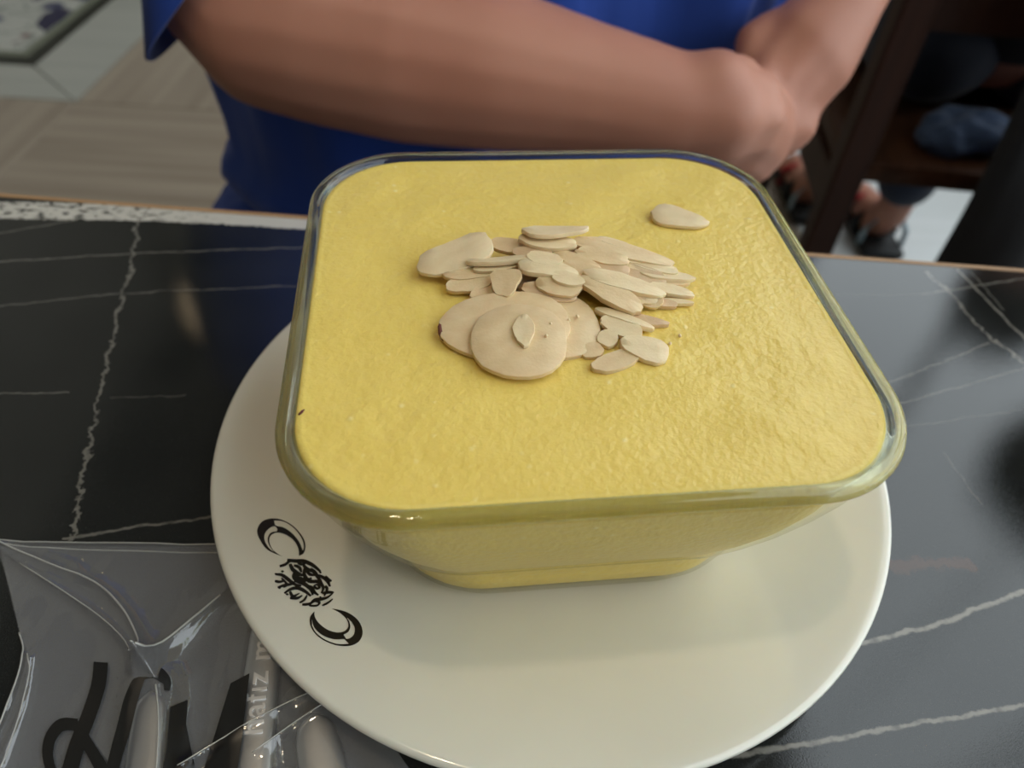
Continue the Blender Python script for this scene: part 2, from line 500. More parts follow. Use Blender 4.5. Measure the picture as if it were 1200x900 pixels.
# ================================================================== TABLE
ea, eb = Vector((-.2039, .2412)), Vector((.1927, .2340))       # far edge
edir = (eb-ea).normalized(); en = Vector((-edir.y, edir.x)); eang = math.atan2(edir.y, edir.x)
tb = empty('cafe_table', (0, .241, 0)); tb.rotation_euler.z = eang
tag(tb, 'dark marble patterned cafe table with white veins and thin tan edge', 'table')
m = NT('dark_veined_marble'); geo = m.node('ShaderNodeNewGeometry').outputs['Position']
P2 = m.vmath('MULTIPLY', geo, (1, 1, 0))
wig = m.vmath('SUBTRACT', m.noise(P2, 160, 3, .6, color=True), (.5, .5, .5))
wig2 = m.vmath('SUBTRACT', m.noise(P2, 700, 2, .6, color=True), (.5, .5, .5))
Pa = m.vmath('ADD', P2, m.vmath('MULTIPLY', m.vmath('SCALE', wig, scale=.0026), (1, 1, 0)))
Pw = m.vmath('ADD', m.vmath('ADD', P2, m.vmath('MULTIPLY', m.vmath('SCALE', wig, scale=.007), (1, 1, 0))), m.vmath('MULTIPLY', m.vmath('SCALE', wig2, scale=.0022), (1, 1, 0)))
def vein(pts, w, s, P):
    d = None
    q = [tab(*p) for p in pts]
    for a, b in zip(q, q[1:]):
        a3 = (a.x, a.y, 0); ba = Vector((b.x-a.x, b.y-a.y, 0)); L2 = max(ba.length_squared, 1e-9)
        pa = m.vmath('SUBTRACT', P, a3)
        h = m.math('MULTIPLY', m.vmath('DOT_PRODUCT', pa, tuple(ba/L2), out=1), 1.0, clamp=True)
        ln = m.vmath('LENGTH', m.vmath('SUBTRACT', pa, m.vmath('SCALE', tuple(ba), scale=h)), out=1)
        d = ln if d is None else m.math('MINIMUM', d, ln)
    return m.math('MULTIPLY', m.smooth(d, w, w*.25), s)
VE = [([(162, 255), (156, 300), (131, 400), (103, 530), (83, 632)], .0007, .42, Pw),
      ([(-400, 330), (160, 297), (420, 287)], .0006, .30, Pa),
      ([(-400, 400), (150, 343), (420, 332)], .0006, .22, Pa),
      ([(-20, 277), (90, 257)], .0007, .28, Pa),
      ([(-40, 463), (80, 460)], .0004, .28, Pa), ([(130, 466), (215, 464)], .0004, .14, Pa),
      ([(75, 631), (262, 603)], .0006, .38, Pa),
      ([(985, 762), (1100, 731), (1230, 684), (1500, 610)], .0009, .62, Pa),
      ([(840, 888), (1000, 862), (1230, 820), (1500, 760)], .0008, .55, Pa),
      ([(1040, 449), (1160, 402)], .0006, .22, Pa), ([(1050, 474), (1230, 424), (1450, 350)], .0006, .2, Pa), ([(1040, 503), (1230, 476)], .0004, .15, Pa),
      ([(1086, 318), (1118, 350), (1152, 388), (1230, 448)], .0009, .42, Pw), ([(1122, 316), (1215, 412)], .0008, .45, Pa),
      ([(1138, 318), (1175, 362)], .0006, .22, Pa), ([(1080, 345), (1230, 322)], .0006, .35, Pa), ([(980, 345), (1080, 345)], .0004, .15, Pa),
      ([(1105, 530), (1150, 590)], .0004, .15, Pa)]
tot = None
for a in VE:
    q = vein(*a); tot = q if tot is None else m.math('MAXIMUM', tot, q)
brk = m.smooth(m.noise(P2, 240, 3), .25, .55)
tot = m.math('MULTIPLY', tot, m.math('ADD', m.math('MULTIPLY', brk, .6), .4))
# white vein band running into the far edge on the left
bd = vein([(-200, 240), (0, 246), (180, 249), (350, 258), (430, 262)], .0072, 1.0, m.vmath('ADD', Pa, m.vmath('MULTIPLY', m.vmath('SCALE', wig2, scale=.002), (1, 1, 0))))
blk = m.smooth(m.noise(m.vmath('MULTIPLY', P2, (1, 2.2, 1)), 210, 4, .7), .53, .58)
sp = m.node('ShaderNodeSeparateXYZ'); m.l.new(P2, sp.inputs[0])
blk = m.math('MULTIPLY', blk, m.smooth(sp.outputs[0], -.105, -.165))
bd = m.math('MULTIPLY', m.smooth(bd, .12, .3), m.math('SUBTRACT', 1.0, blk))
speck = m.noise(P2, 2600, 2, .7); clo = m.noise(P2, 35, 3)
base = m.mix(m.smooth(speck, .55, .78), m.ramp(clo, [(.3, (.009, .010, .0095)), (.7, (.016, .017, .016))]), (.045, .046, .042))
col = m.mix(tot, base, (.38, .36, .31)); col = m.mix(bd, col, (.55, .53, .47))
st = vein([(1035, 662), (1135, 660)], .0025, 1.0, Pw)
col = m.mix(m.math('MULTIPLY', st, .4), col, (.13, .055, .025))
m.put(m.b.inputs['Base Color'], col)
m.set(Roughness=.032, Specular_IOR_Level=.66)
m.bump(speck, .05, .0002)
MARBLE = m.m
EDGE = flat('tan_edge_band', (.42, .25, .12), .5)
box('table_top', -.62, .62, -.76, -.0012, TABLE_Z-.03, TABLE_Z, MARBLE, tb, .0008)
box('edge_band', -.62, .62, -.0012, .0008, TABLE_Z-.03, TABLE_Z-.0002, EDGE, tb)
lathe_obj('pedestal', [(.035, .02), (.035, TABLE_Z-.03)], BLACKMETAL, tb, 24, True).location = (0, -.38, 0)
lathe_obj('base', [(.24, 0), (.24, .008), (.05, .02)], BLACKMETAL, tb, 48, True).location = (0, -.38, 0)

# ================================================================== PLATE
PC = Vector((.01156, .1293, TABLE_Z)); PR = .0883
plate = empty('saucer_plate', PC); tag(plate, 'round cream porcelain plate with black crescent emblem under the glass dish', 'plate')
TOPP = [(0.0, .0058), (.020, .0058), (.040, .0059), (.048, .0063), (.056, .0074), (.066, .0096), (.075, .0118), (.0815, .0133), (.0852, .0141), (.0872, .0143)]
def plate_top(r):
    for (r0, z0), (r1, z1) in zip(TOPP, TOPP[1:]):
        if r <= r1: return z0+(z1-z0)*(r-r0)/(r1-r0)
    return TOPP[-1][1]
def resamp(prof, k=4):
    return [(p.x, p.y) for p in catmull([Vector((a, b, 0)) for a, b in prof], k)]
prof = resamp([(0.0005, .0058)]+TOPP[1:], 3) + [(.0880, .0139), (.0883, .0132), (.0880, .0124), (.0868, .0119)] + \
    resamp([(.085, .0114), (.075, .0085), (.062, .0050), (.053, .0028), (.050, .0022)], 3) + [(.0495, .0003), (.047, .0003), (.046, .002), (.0005, .0022)]
V, Fc = lathe(prof, 144, True); body = pmesh('plate_body', V, Fc, PORCELAIN, plate)
def on_plate(px, py):
    p = tab(px, py, .010)
    for _ in range(6):
        d = p-PC; p = tab(px, py, plate_top(math.hypot(d.x, d.y)))
    return p
def decal(name, loops, surf, mat, parent, lift, origin, sub=1, lab=None, strip=False):
    """flat print: filled outline (with holes), laid on a surface function"""
    pl = [[Vector((x, y, 0)) for x, y in lp] for lp in loops]
    fv = [p for lp in pl for p in lp]
    if strip:
        h_ = len(fv)//2; tris = [(k, k+1, 2*h_-2-k, 2*h_-1-k) for k in range(h_-1)]
    else: tris = tessellate_polygon(pl)
    bm = bmesh.new(); vs = [bm.verts.new(p) for p in fv]
    for t_ in tris:
        try: bm.faces.new([vs[k] for k in t_])
        except ValueError: pass
    if sub: bmesh.ops.subdivide_edges(bm, edges=bm.edges[:], cuts=sub, use_grid_fill=True)
    for v_ in bm.verts:
        q = surf(v_.co.x, v_.co.y); v_.co = q-origin+Vector((0, 0, lift))
    for f_ in bm.faces:
        f_.normal_update()
        if f_.normal.z < 0: f_.normal_flip()
    me = bpy.data.meshes.new(name); bm.to_mesh(me); bm.free()
    o = link(name, me, mat, parent, True)
    if lab: o['label'] = lab
    return o
def cr(pts, k=5, closed=True):
    P = [Vector((x, y, 0)) for x, y in pts]; n_ = len(P); out = []
    for i in range(n_):
        p0, p1, p2, p3 = P[(i-1) % n_], P[i], P[(i+1) % n_], P[(i+2) % n_]
        for j in range(k):
            t_ = j/k
            q = .5*((2*p1)+(p2-p0)*t_+(2*p0-5*p1+4*p2-p3)*t_*t_+(3*p1-p0-3*p2+p3)*t_**3)
            out.append((q.x, q.y))
    return out
def open_cr(pts, k=4):
    return [(p.x, p.y) for p in catmull([(x, y, 0) for x, y in pts], k)]
def E4(pts): return [(280+x/4.5, 580+y/4.5) for x, y in pts]
# crescent 1 : outline then two light slivers
c1o = open_cr([(230, 326), (150, 290), (105, 225), (98, 180), (125, 140), (175, 125), (235, 135), (295, 172), (338, 225), (351, 268), (342, 308), (318, 322)])
c1i = open_cr([(318, 322), (314, 285), (290, 242), (250, 212), (205, 200), (172, 212), (160, 240), (172, 280), (200, 308), (230, 326)])
h1a = open_cr([(186, 136), (240, 143), (296, 181), (332, 232), (343, 272), (338, 296)], 4)+open_cr([(336, 292), (318, 248), (278, 200), (235, 172), (205, 166), (190, 158)], 4)
h1b = open_cr([(204, 182), (188, 166), (160, 178), (138, 205), (136, 240), (158, 280), (186, 303)], 4)+open_cr([(182, 298), (163, 272), (152, 240), (160, 210), (178, 197), (200, 194)], 4)
decal('crescent', [E4(c1o+c1i[1:-1]), E4(h1a), E4(h1b)], on_plate, INK, plate, .00012, PC, lab='black crescent print nearest the dish corner')
c2o = open_cr([(400, 614), (376, 645), (378, 690), (405, 735), (455, 772), (520, 795), (585, 797), (632, 775), (652, 735), (645, 690), (615, 648), (560, 615), (488, 600)])
c2i = open_cr([(488, 600), (535, 625), (570, 660), (577, 695), (555, 720), (515, 726), (465, 710), (420, 675), (400, 640), (400, 614)])
h2a = open_cr([(385, 655), (398, 700), (440, 740), (500, 762), (552, 762), (562, 768), (580, 786)], 4)+open_cr([(560, 788), (515, 786), (455, 764), (408, 728), (386, 690)], 4)
h2b = open_cr([(552, 738), (578, 722), (588, 695), (582, 668), (566, 645)], 4)+open_cr([(596, 672), (611, 705), (606, 738), (585, 757), (566, 760)], 4)
decal('crescent', [E4(c2o+c2i[1:-1]), E4(h2a), E4(h2b)], on_plate, INK, plate, .00012, PC, lab='black crescent print nearest the plate rim')
# round calligraphy between the crescents
STK = [([(215, 378), (245, 368), (270, 350), (300, 345)], 10), ([(255, 345), (300, 350), (345, 352), (390, 372), (430, 405)], 11),
       ([(270, 365), (285, 395), (320, 420), (345, 425)], 10), ([(290, 372), (320, 385), (330, 410)], 8), ([(340, 372), (365, 395), (395, 405), (420, 440), (440, 470)], 10),
       ([(195, 420), (230, 425), (270, 455), (300, 475), (330, 480)], 9), ([(190, 455), (215, 460), (245, 452)], 8), ([(205, 490), (240, 478), (280, 470), (305, 450)], 9),
       ([(285, 420), (310, 440), (350, 450), (385, 440)], 12), ([(300, 400), (290, 430), (310, 455), (345, 470), (380, 500), (390, 530)], 11),
       ([(350, 380), (345, 420), (370, 455), (420, 460), (445, 490), (435, 520)], 10), ([(395, 478), (410, 495), (425, 490), (415, 475), (398, 478)], 7),
       ([(240, 520), (270, 500), (310, 492), (350, 510), (380, 535)], 10), ([(270, 510), (285, 535), (320, 520)], 8), ([(270, 545), (310, 545), (335, 530)], 9),
       ([(320, 570), (345, 555), (360, 530)], 8), ([(335, 580), (375, 575), (400, 555), (440, 550), (470, 540), (495, 520)], 10),
       ([(370, 585), (410, 585), (425, 570), (405, 562), (385, 572)], 7), ([(440, 585), (470, 570), (495, 550)], 8), ([(455, 430), (475, 450), (490, 455)], 8),
       ([(420, 425), (450, 440), (470, 460), (480, 485)], 9), ([(440, 520), (470, 515), (500, 515)], 9), ([(355, 400), (375, 420), (405, 425)], 8),
       ([(360, 480), (385, 490), (400, 515), (420, 530)], 8), ([(310, 360), (330, 368), (350, 365)], 7), ([(225, 440), (255, 475), (235, 490)], 6), ([(455, 480), (465, 500), (450, 535)], 8)]
DOT = [(230, 405, 8), (195, 418, 7), (212, 460, 7), (215, 492, 7), (255, 525, 8), (495, 515, 7), (430, 410, 7), (245, 365, 7), (300, 545, 7), (345, 580, 7), (480, 480, 6), (322, 398, 6), (385, 390, 6), (300, 415, 8), (430, 540, 6)]
cal = empty('calligraphy_print'); cal.parent = plate
cal['label'] = 'round black calligraphy print between the crescents'
for pts, w in STK:
    q = open_cr(pts, 5); n_ = len(q); L_, R2 = [], []
    for i, (x, y) in enumerate(q):
        x0, y0 = q[max(i-1, 0)]; x1, y1 = q[min(i+1, n_-1)]
        dx, dy = x1-x0, y1-y0; l = math.hypot(dx, dy) or 1
        t_ = i/(n_-1); ww = w*.78*(.45+.75*math.sin(PI*min(1, .15+t_*.8)))
        # pen held at a slant: thick along one diagonal
        ww *= .75+.45*abs((dx*.6+dy*.8)/l)
        L_.append((x-dy/l*ww, y+dx/l*ww)); R2.append((x+dy/l*ww, y-dx/l*ww))
    decal('pen_stroke', [E4(L_+R2[::-1])], on_plate, INK, cal, .00014, PC, 0, strip=True)
for x, y, w in DOT:
    decal('pen_dot', [E4([(x-w*1.2, y), (x, y-w*.9), (x+w*1.2, y+w*.1), (x, y+w)])], on_plate, INK, cal, .00016, PC, 0)

# ================================================================== GLASS DISH + CUSTARD
DC = Vector((.01109, .1271, TABLE_Z)); DROT = .150
def rrect(a, rc, z, n=28, bulge=0.0):
    """rounded square ring, half width a, corner radius rc"""
    out = []
    rc = min(rc, a*.999)
    for cxs, cys, a0 in ((1, 1, 0), (-1, 1, 90), (-1, -1, 180), (1, -1, 270)):
        for i in range(n):
            t_ = R_(a0+90*i/(n-1))
            out.append([cxs*(a-rc)+rc*math.cos(t_), cys*(a-rc)+rc*math.sin(t_), z])
        # straight run to the next corner
        nx = {(1, 1): (-1, 1), (-1, 1): (-1, -1), (-1, -1): (1, -1), (1, -1): (1, 1)}[(cxs, cys)]
        x0, y0 = out[-1][0], out[-1][1]
        t_ = R_(a0+90)
        x1 = nx[0]*(a-rc)+rc*math.cos(t_); y1 = nx[1]*(a-rc)+rc*math.sin(t_)
        for i in range(1, 10): out.append([x0+(x1-x0)*i/10, y0+(y1-y0)*i/10, z])
    if bulge:
        for p in out:
            k = 1+bulge*(1-(min(abs(p[0]), abs(p[1]))/max(abs(p[0]), abs(p[1])))**2); p[0] *= k; p[1] *= k
    return [Vector(p) for p in out]
OUT = [(.0068, .0375, .0225), (.0072, .0400, .0230), (.0086, .0420, .0235), (.0130, .0438, .0235), (.0190, .0450, .0235), (.0245, .0456, .0232), (.0256, .0461, .0232), (.0272, .0473, .0232),
       (.0330, .0497, .0230), (.0400, .0522, .023), (.0480, .0546, .0232), (.0550, .0564, .0235), (.0600, .0573, .0236), (.0618, .0579, .0237)]
TH = .0032
dish = empty('glass_dish', DC); dish.rotation_euler.z = DROT
tag(dish, 'square clear glass dish with rounded corners and stepped base on the plate', 'dish')
def wall_t(z): return .0009+.0020*max(0, (z-.045)/.0165)
rings = [rrect(a, rc, z) for z, a, rc in OUT] + [rrect(a-wall_t(z), rc-wall_t(z)*.7, z+.0002) for z, a, rc in OUT[:1:-1]] + [rrect(.038, .022, .0077), rrect(.02, .012, .0076)]
V, Fc = loft(rings); pmesh('bowl_wall', V, Fc, GLASS_WALL, dish)
# rim bead: rolled solid lip
RIM = [(.0616, .0548), (.0632, .0551), (.0644, .0554), (.0653, .0560), (.0657, .0568), (.0655, .0578), (.0649, .0584), (.0640, .0587), (.0630, .0586), (.0621, .0581), (.0615, .0572), (.0613, .0560)]
rings = [rrect(a, .0237-(.0587-a)*.8, z) for z, a in RIM]
V, Fc = loft(rings, closed_u=True); pmesh('rim', V, Fc, GLASS_RIM, dish)
# custard: fills the bowl, slightly wavy top
SURF = .0642
def pud_h(x, y):
    e = max(abs(x), abs(y))/.054
    p = Vector((x*60, y*60, 3.1))
    h = .0005*noise.noise(p)+.00018*noise.noise(p*2.7)+.00014*noise.noise(p*8.5)
    k = max(0, min(1, (1-e)/.10))
    return SURF+h*k + .0012*(1-k)*(1-k)*(1 if e > .9 else 0)*0 + .0004*math.cos(min(1, e)*PI/2)
pud = empty('custard_pudding', DC); pud.rotation_euler.z = DROT
tag(pud, 'thick yellow custard pudding filling the square glass dish', 'pudding')
rings = [rrect(a-wall_t(z)+.0001, rc-wall_t(z)*.7, z) for z, a, rc in OUT if z > .0125]
rings = [rrect(.037, .0215, .0080), rrect(.0408, .0225, .0092)] + rings
rings[-1] = rrect(.0552, .0224, .0606); rings.append(rrect(.0556, .0222, .0615)); rings.append(rrect(.0559, .0222, .0628)); rings.append(rrect(.0556, .0218, .0637)); rings.append(rrect(.0549, .0211, .0644))
top = []
NR = 70
for i in range(1, NR+1):
    s_ = 1-i/NR
    a = .0549*s_
    if a < .0006: break
    rg = rrect(a, min(.0210, a*.9)*(.39+.61*s_) if False else .0211*s_, 0)
    for p in rg: p.z = pud_h(p.x, p.y)
    top.append(rg)
V, Fc = loft(rings+top); po = pmesh('custard', V, Fc, CUSTARD, None)
po.name = 'custard_body'; po.parent = pud
# tiny dark speck near the left rim
p = atz(350, 486, TABLE_Z+SURF+.0004)
bm = bmesh.new(); bm_tube(bm, [p-p, Vector((.0004, .0006, .0001)), Vector((.0007, .0013, 0))], [.00018, .00028, .00012], 6)
o = bmobj('spice_speck', bm, SPECK); o.location = p; tag(o, 'tiny dark red speck on the custard by the left rim', 'speck')

# ================================================================== ALMOND SLICES
def A3(x, y, h):   # crop coordinates of the almond heap -> point h above the custard
    return atz(460+x/3.0, 220+y/3.0, TABLE_Z+SURF+.0006+h*.001)
def flake(p1, p2, W, roll, label, h=(0, 0), taper=.25, th=.0011, bend=.0, mat=0, seed=0, name='almond_slice', blunt=2.3, group='sliced almonds on the custard'):
    rnd = random.Random(seed+17)
    a = A3(*p1, h[0]); b = A3(*p2, h[1]); ax = b-a; L = ax.length; x = ax.normalized()
    z = Vector((0, 0, 1)); z = (z-x*z.dot(x)).normalized(); y = z.cross(x)
    rot = Matrix.Rotation(R_(roll), 3, x); 
    # positive roll turns the face towards the camera
    if (rot @ z).y > 0: rot = Matrix.Rotation(-R_(roll), 3, x) if roll > 0 else rot
    elif roll < 0: rot = Matrix.Rotation(-R_(roll), 3, x)
    z = rot @ z; y = rot @ y
    N = 26; W = W*.001
    outl = []
    for i in range(N):
        t_ = 2*PI*i/N; c_, s_ = math.cos(t_), math.sin(t_)
        r = (abs(c_)**blunt+abs(s_)**blunt)**(-1/blunt)
        wk = .4 if W > .012 else 1.0; k = 1+wk*rnd.uniform(-.04, .03)+.10*wk*noise.noise(Vector((c_*1.6, s_*1.6, seed*1.37)))
        u_ = c_*r*L/2*k; v_ = s_*r*W/2*(1-taper*c_)*k
        outl.append((u_, v_))
    V = []; lay = [(-.5, .97), (-.35, 1.0), (.38, .995), (.5, .972)]
    for zz, sc in lay:
        for (u_, v_) in outl:
            V.append(Vector((u_*sc, v_*sc, zz*th+bend*.001*((2*u_/L)**2) + .00008*noise.noise(Vector((u_*400, v_*400, seed)))))) 
    for zz, sc in ((.5, .5), (-.5, .5)):
        for (u_, v_) in outl:
            V.append(Vector((u_*sc, v_*sc, zz*th*1.02+bend*.001*((2*u_*sc/L)**2))))
    Fc = []
    for q in range(3):
        for i in range(N): k = (i+1) % N; Fc.append((q*N+i, q*N+k, (q+1)*N+k, (q+1)*N+i))
    for i in range(N):
        k = (i+1) % N
        Fc.append((3*N+i, 3*N+k, 4*N+k, 4*N+i)); Fc.append((k, i, 5*N+i, 5*N+k))
    Fc.append(tuple(range(4*N, 5*N))); Fc.append(tuple(range(6*N-1, 5*N-1, -1)))
    o = pmesh(name, V, Fc, ALM[mat], None); autosmooth(o, 50)
    Mx = Matrix(((x.x, y.x, z.x), (x.y, y.y, z.y), (x.z, y.z, z.z))).to_4x4(); Mx.translation = (a+b)/2
    o.matrix_world = Mx
    tag(o, label, 'almond slice', group)
    return o
FL = [
 # hidden support low in the heap
 ((420, 330), (640, 340), 9, -10, 'tan almond slice at the bottom left of the heap, mostly buried', (1.0, 1.5), .1, .0012, 0, 2), ((600, 310), (820, 340), 9, -10, 'tan almond slice at the bottom centre of the heap, mostly buried', (1.2, 1.2), .1, .0012, 0, 2),
 ((560, 270), (760, 270), 9, 0, 'tan almond slice buried at the back centre of the heap', (2.2, 2.5), .1, .0012, 0, 2), ((700, 350), (900, 390), 8, 0, 'tan almond slice buried low on the right side of the heap', (1.0, .8), .1, .0012, 0, 2),
 ((480, 220), (660, 225), 8, 0, 'tan almond slice buried under the topmost curved slice', (2.5, 3.5), .1, .0012, 0, 2), ((420, 350), (600, 370), 8, 10, 'tan almond slice peeping out behind the broad oval slices', (.6, .8), .1, .0012, 0, 2),
 # upper left
 ((85, 290), (348, 195), 9.5, 6, 'broad pale almond slice at the far left of the heap', (1.2, 4.8), -.15, .0011, .6, 1, 2.6),
 ((455, 160), (687, 152), 4.6, -10, 'curved almond slice lying topmost at the back of the heap', (7.4, 7.4), .35, .0010, .5, 1),
 ((448, 182), (650, 206), 4.8, 4, 'almond slice just beneath the topmost one at the back of the heap', (6.0, 6.0), .1, .0011, .3, 1),
 ((345, 195), (470, 216), 4.5, 10, 'cream almond slice between the far left slice and the topmost slice', (3.6, 4.2), .0, .0011, 0, 0),
 ((420, 228), (565, 236), 3.2, 15, 'small tan almond slice just below the topmost pair', (4.6, 5.0), .1, .0011, 0, 2),
 ((255, 268), (508, 248), 3.2, -18, 'long thin almond slice edge-on above the fanned left slices', (3.6, 5.2), .1, .0010, .4, 1),
 ((180, 318), (440, 272), 4.4, 8, 'upper of two fanned almond slices on the left of the heap', (1.6, 3.2), -.2, .0011, .3, 0),
 ((185, 355), (352, 320), 5.0, 12, 'lower of two fanned almond slices on the left of the heap', (.9, 2.0), -.2, .0011, .2, 0),
 ((272, 385), (400, 345), 4.5, 15, 'short almond slice tucked behind the broad brown-edged slice', (.8, 1.2), -.2, .0011, 0, 0),
 ((400, 288), (393, 384), 6.2, 10, 'small tapering almond chip standing in front of the heap', (4.6, 2.6), .35, .0010, 0, 0, 3.2),
 # middle
 ((568, 228), (738, 296), 3.6, 10, 'slanting almond slice in the centre back of the heap', (5.2, 4.6), .1, .0012, -.3, 0),
 ((640, 222), (828, 262), 4.0, 20, 'upper blunt almond slice right of the heap centre', (5.6, 4.6), .0, .0012, 0, 0), ((650, 256), (832, 300), 4.2, 25, 'lower blunt tan almond slice right of the heap centre', (4.4, 3.4), .0, .0012, 0, 2),
 ((628, 178), (1000, 272), 4.6, 8, 'longest almond slice slanting down the back right of the heap', (6.8, 3.4), .15, .0012, -.6, 0),
 ((722, 180), (870, 226), 3.4, -10, 'short pale almond slice behind the longest slanting one', (6.0, 4.2), .2, .0010, 0, 1),
 ((436, 270), (655, 300), 5.0, 2, 'pale rounded almond slice in the middle of the heap', (5.6, 5.0), .2, .0012, -.4, 1),
 ((502, 325), (668, 362), 5.2, 22, 'cream almond slice under the pale rounded middle slice', (4.2, 3.8), .1, .0012, -.2, 0), ((450, 350), (655, 384), 4.2, 30, 'tan almond slice just above the broad oval slices', (2.8, 2.4), .0, .0012, 0, 2), ((560, 308), (672, 338), 3.6, 10, 'small pale almond chip on the middle of the heap', (5.2, 4.6), .1, .0011, 0, 1),
 ((655, 318), (882, 432), 4.6, 14, 'thick curved almond slice sweeping down the front right of the heap', (5.0, 2.0), -.2, .0016, -.5, 0),
 ((672, 295), (962, 378), 4.2, 10, 'long almond slice above the thick curved one at right', (5.6, 2.8), .1, .0013, -.5, 1),
 ((800, 348), (950, 408), 4.6, 30, 'upturned almond slice at the right end of the thick curved one', (2.6, 1.4), .0, .0013, 0, 0), ((760, 375), (892, 398), 4.0, 25, 'tan almond slice wedged under the thick curved one', (2.6, 1.8), .0, .0012, 0, 2),
 ((862, 300), (1060, 322), 3.6, -4, 'pale almond slice jutting out at the far right of the heap', (3.0, 1.6), .2, .0011, 0, 1), ((880, 318), (1045, 336), 3.4, 10, 'cream almond slice under the one jutting out at far right', (2.0, 1.0), .1, .0011, 0, 0),
 ((895, 345), (1060, 380), 3.2, 4, 'almond slice low at the far right of the heap', (2.2, .8), .1, .0011, 0, 1), ((945, 398), (1062, 408), 1.6, 0, 'thin almond splinter at the right foot of the heap', (.8, .4), .3, .0008, 0, 1), ((880, 395), (1000, 415), 2.6, 10, 'tan almond slice under the low far right slice', (1.0, .4), .1, .0011, 0, 2),
 ((700, 215), (902, 262), 4.2, 12, 'pale almond slice beside the longest slanting one', (5.4, 3.6), .1, .0015, -.3, 1), ((735, 242), (992, 292), 4.4, 16, 'cream almond slice in the layered right side of the heap, second from top', (4.4, 2.8), .1, .0015, -.4, 0), ((785, 282), (965, 332), 4.4, 20, 'tan almond slice in the middle of the layered right side', (3.4, 2.0), .0, .0014, -.2, 2),
 ((590, 268), (800, 345), 4.4, 20, 'cream almond slice between the heap centre and the thick curved one', (5.0, 3.4), .0, .0014, -.3, 0), ((690, 335), (935, 398), 4.4, 25, 'cream almond slice under the long one above the thick curved slice', (3.6, 1.8), .0, .0014, -.3, 0), ((835, 258), (1005, 300), 3.8, 5, 'short pale almond slice near the far right tip of the heap', (3.8, 2.4), .2, .0013, 0, 1),
 ((470, 245), (600, 262), 4.0, 5, 'pale almond slice between the topmost pair and the heap centre', (5.6, 5.4), .1, .0012, 0, 1), ((280, 292), (450, 268), 3.6, 0, 'thin pale almond slice between the fanned left slices', (2.8, 3.8), -.1, .0010, .2, 1),
 # lower right
 ((712, 425), (918, 496), 3.0, -12, 'narrow almond slice below the thick curved one', (1.8, 1.0), .1, .0011, -.3, 1),
 ((730, 465), (878, 520), 4.8, 8, 'almond slice lying over the loose pieces at lower right', (1.5, 1.0), -.1, .0011, 0, 1), ((790, 455), (972, 482), 3.4, 0, 'pointed pinkish almond slice at the right of the loose pieces', (.4, .2), .35, .0010, 0, 2),
 ((800, 545), (970, 592), 6.6, 2, 'broad cream almond slice at the lower right of the heap', (1.3, .4), -.25, .0011, 0, 1, 2.6),
 ((702, 640), (862, 585), 4.8, 2, 'lowest almond slice at the front right of the heap', (.3, .5), -.1, .0011, .2, 0),
 ((722, 520), (790, 545), 4.6, 6, 'small almond chip between the big slices and the loose ones', (.9, .8), 0, .0010, 0, 1), ((662, 585), (740, 565), 4.0, 4, 'little almond chip beside the big front slices', (.2, .4), 0, .0010, 0, 0),
 # three broad slices in front
 ((405, 480), (728, 490), 19, 4, 'broad oval almond slice at the right behind the front two', (1.0, .6), .05, .0012, 0, 0),
 ((168, 500), (625, 470), 18.5, 5, 'broad oval almond slice with a brown edge at left', (1.2, 1.8), -.05, .0012, 0, 0),
 ((272, 545), (613, 530), 19.0, 5, 'frontmost broad oval almond slice with a chip on top', (1.9, 2.4), -.05, .0012, 0, 0),
 ((463, 448), (462, 562), 4.6, 3, 'small angular almond chip lying on the frontmost broad slice', (3.4, 3.0), .1, .0009, 0, 1, 1.5),
 ((910, 88), (1112, 128), 7.4, 4, 'lone almond slice lying apart towards the back right corner', (.6, .3), .45, .0010, 0, 1, 2.6)]
for k, a in enumerate(FL):
    bl = a[10] if len(a) > 10 else 2.3
    o = flake(a[0], a[1], a[2], a[3], a[4], a[5], a[6], a[7], a[8], a[9], seed=k*13, blunt=bl)
    if 'brown edge' in a[4]:
        bm = bmesh.new(); Lx = (A3(168, 500, 1.2)-A3(625, 470, 1.8)).length/2
        bm_tube(bm, [(-Lx*.985, .0022, 0), (-Lx*1.0, .0008, .0002), (-Lx*.995, -.0010, .0001), (-Lx*.965, -.0030, 0)], [.0002, .0005, .0006, .0002], 6)
        q = bmobj('brown_skin_edge', bm, ALM_SKIN, o)
for k, (x, y, h) in enumerate([(620, 466, 2.2), (560, 606, .3), (975, 548, .2), (650, 452, 2.0), (540, 520, 3.2), (556, 478, 3.2), (1010, 520, .1)]):
    bm = bmesh.new(); res = bmesh.ops.create_icosphere(bm, subdivisions=1, radius=.0004)
    for v_ in bm.verts: v_.co *= 1+.4*noise.noise(v_.co*3000+Vector((k, 0, 0)))
    o = bmobj('almond_crumb', bm, ALM[1]); o.location = A3(x, y, h); tag(o, 'tiny pale almond crumb among the slices on the custard', 'crumb', 'almond crumbs')

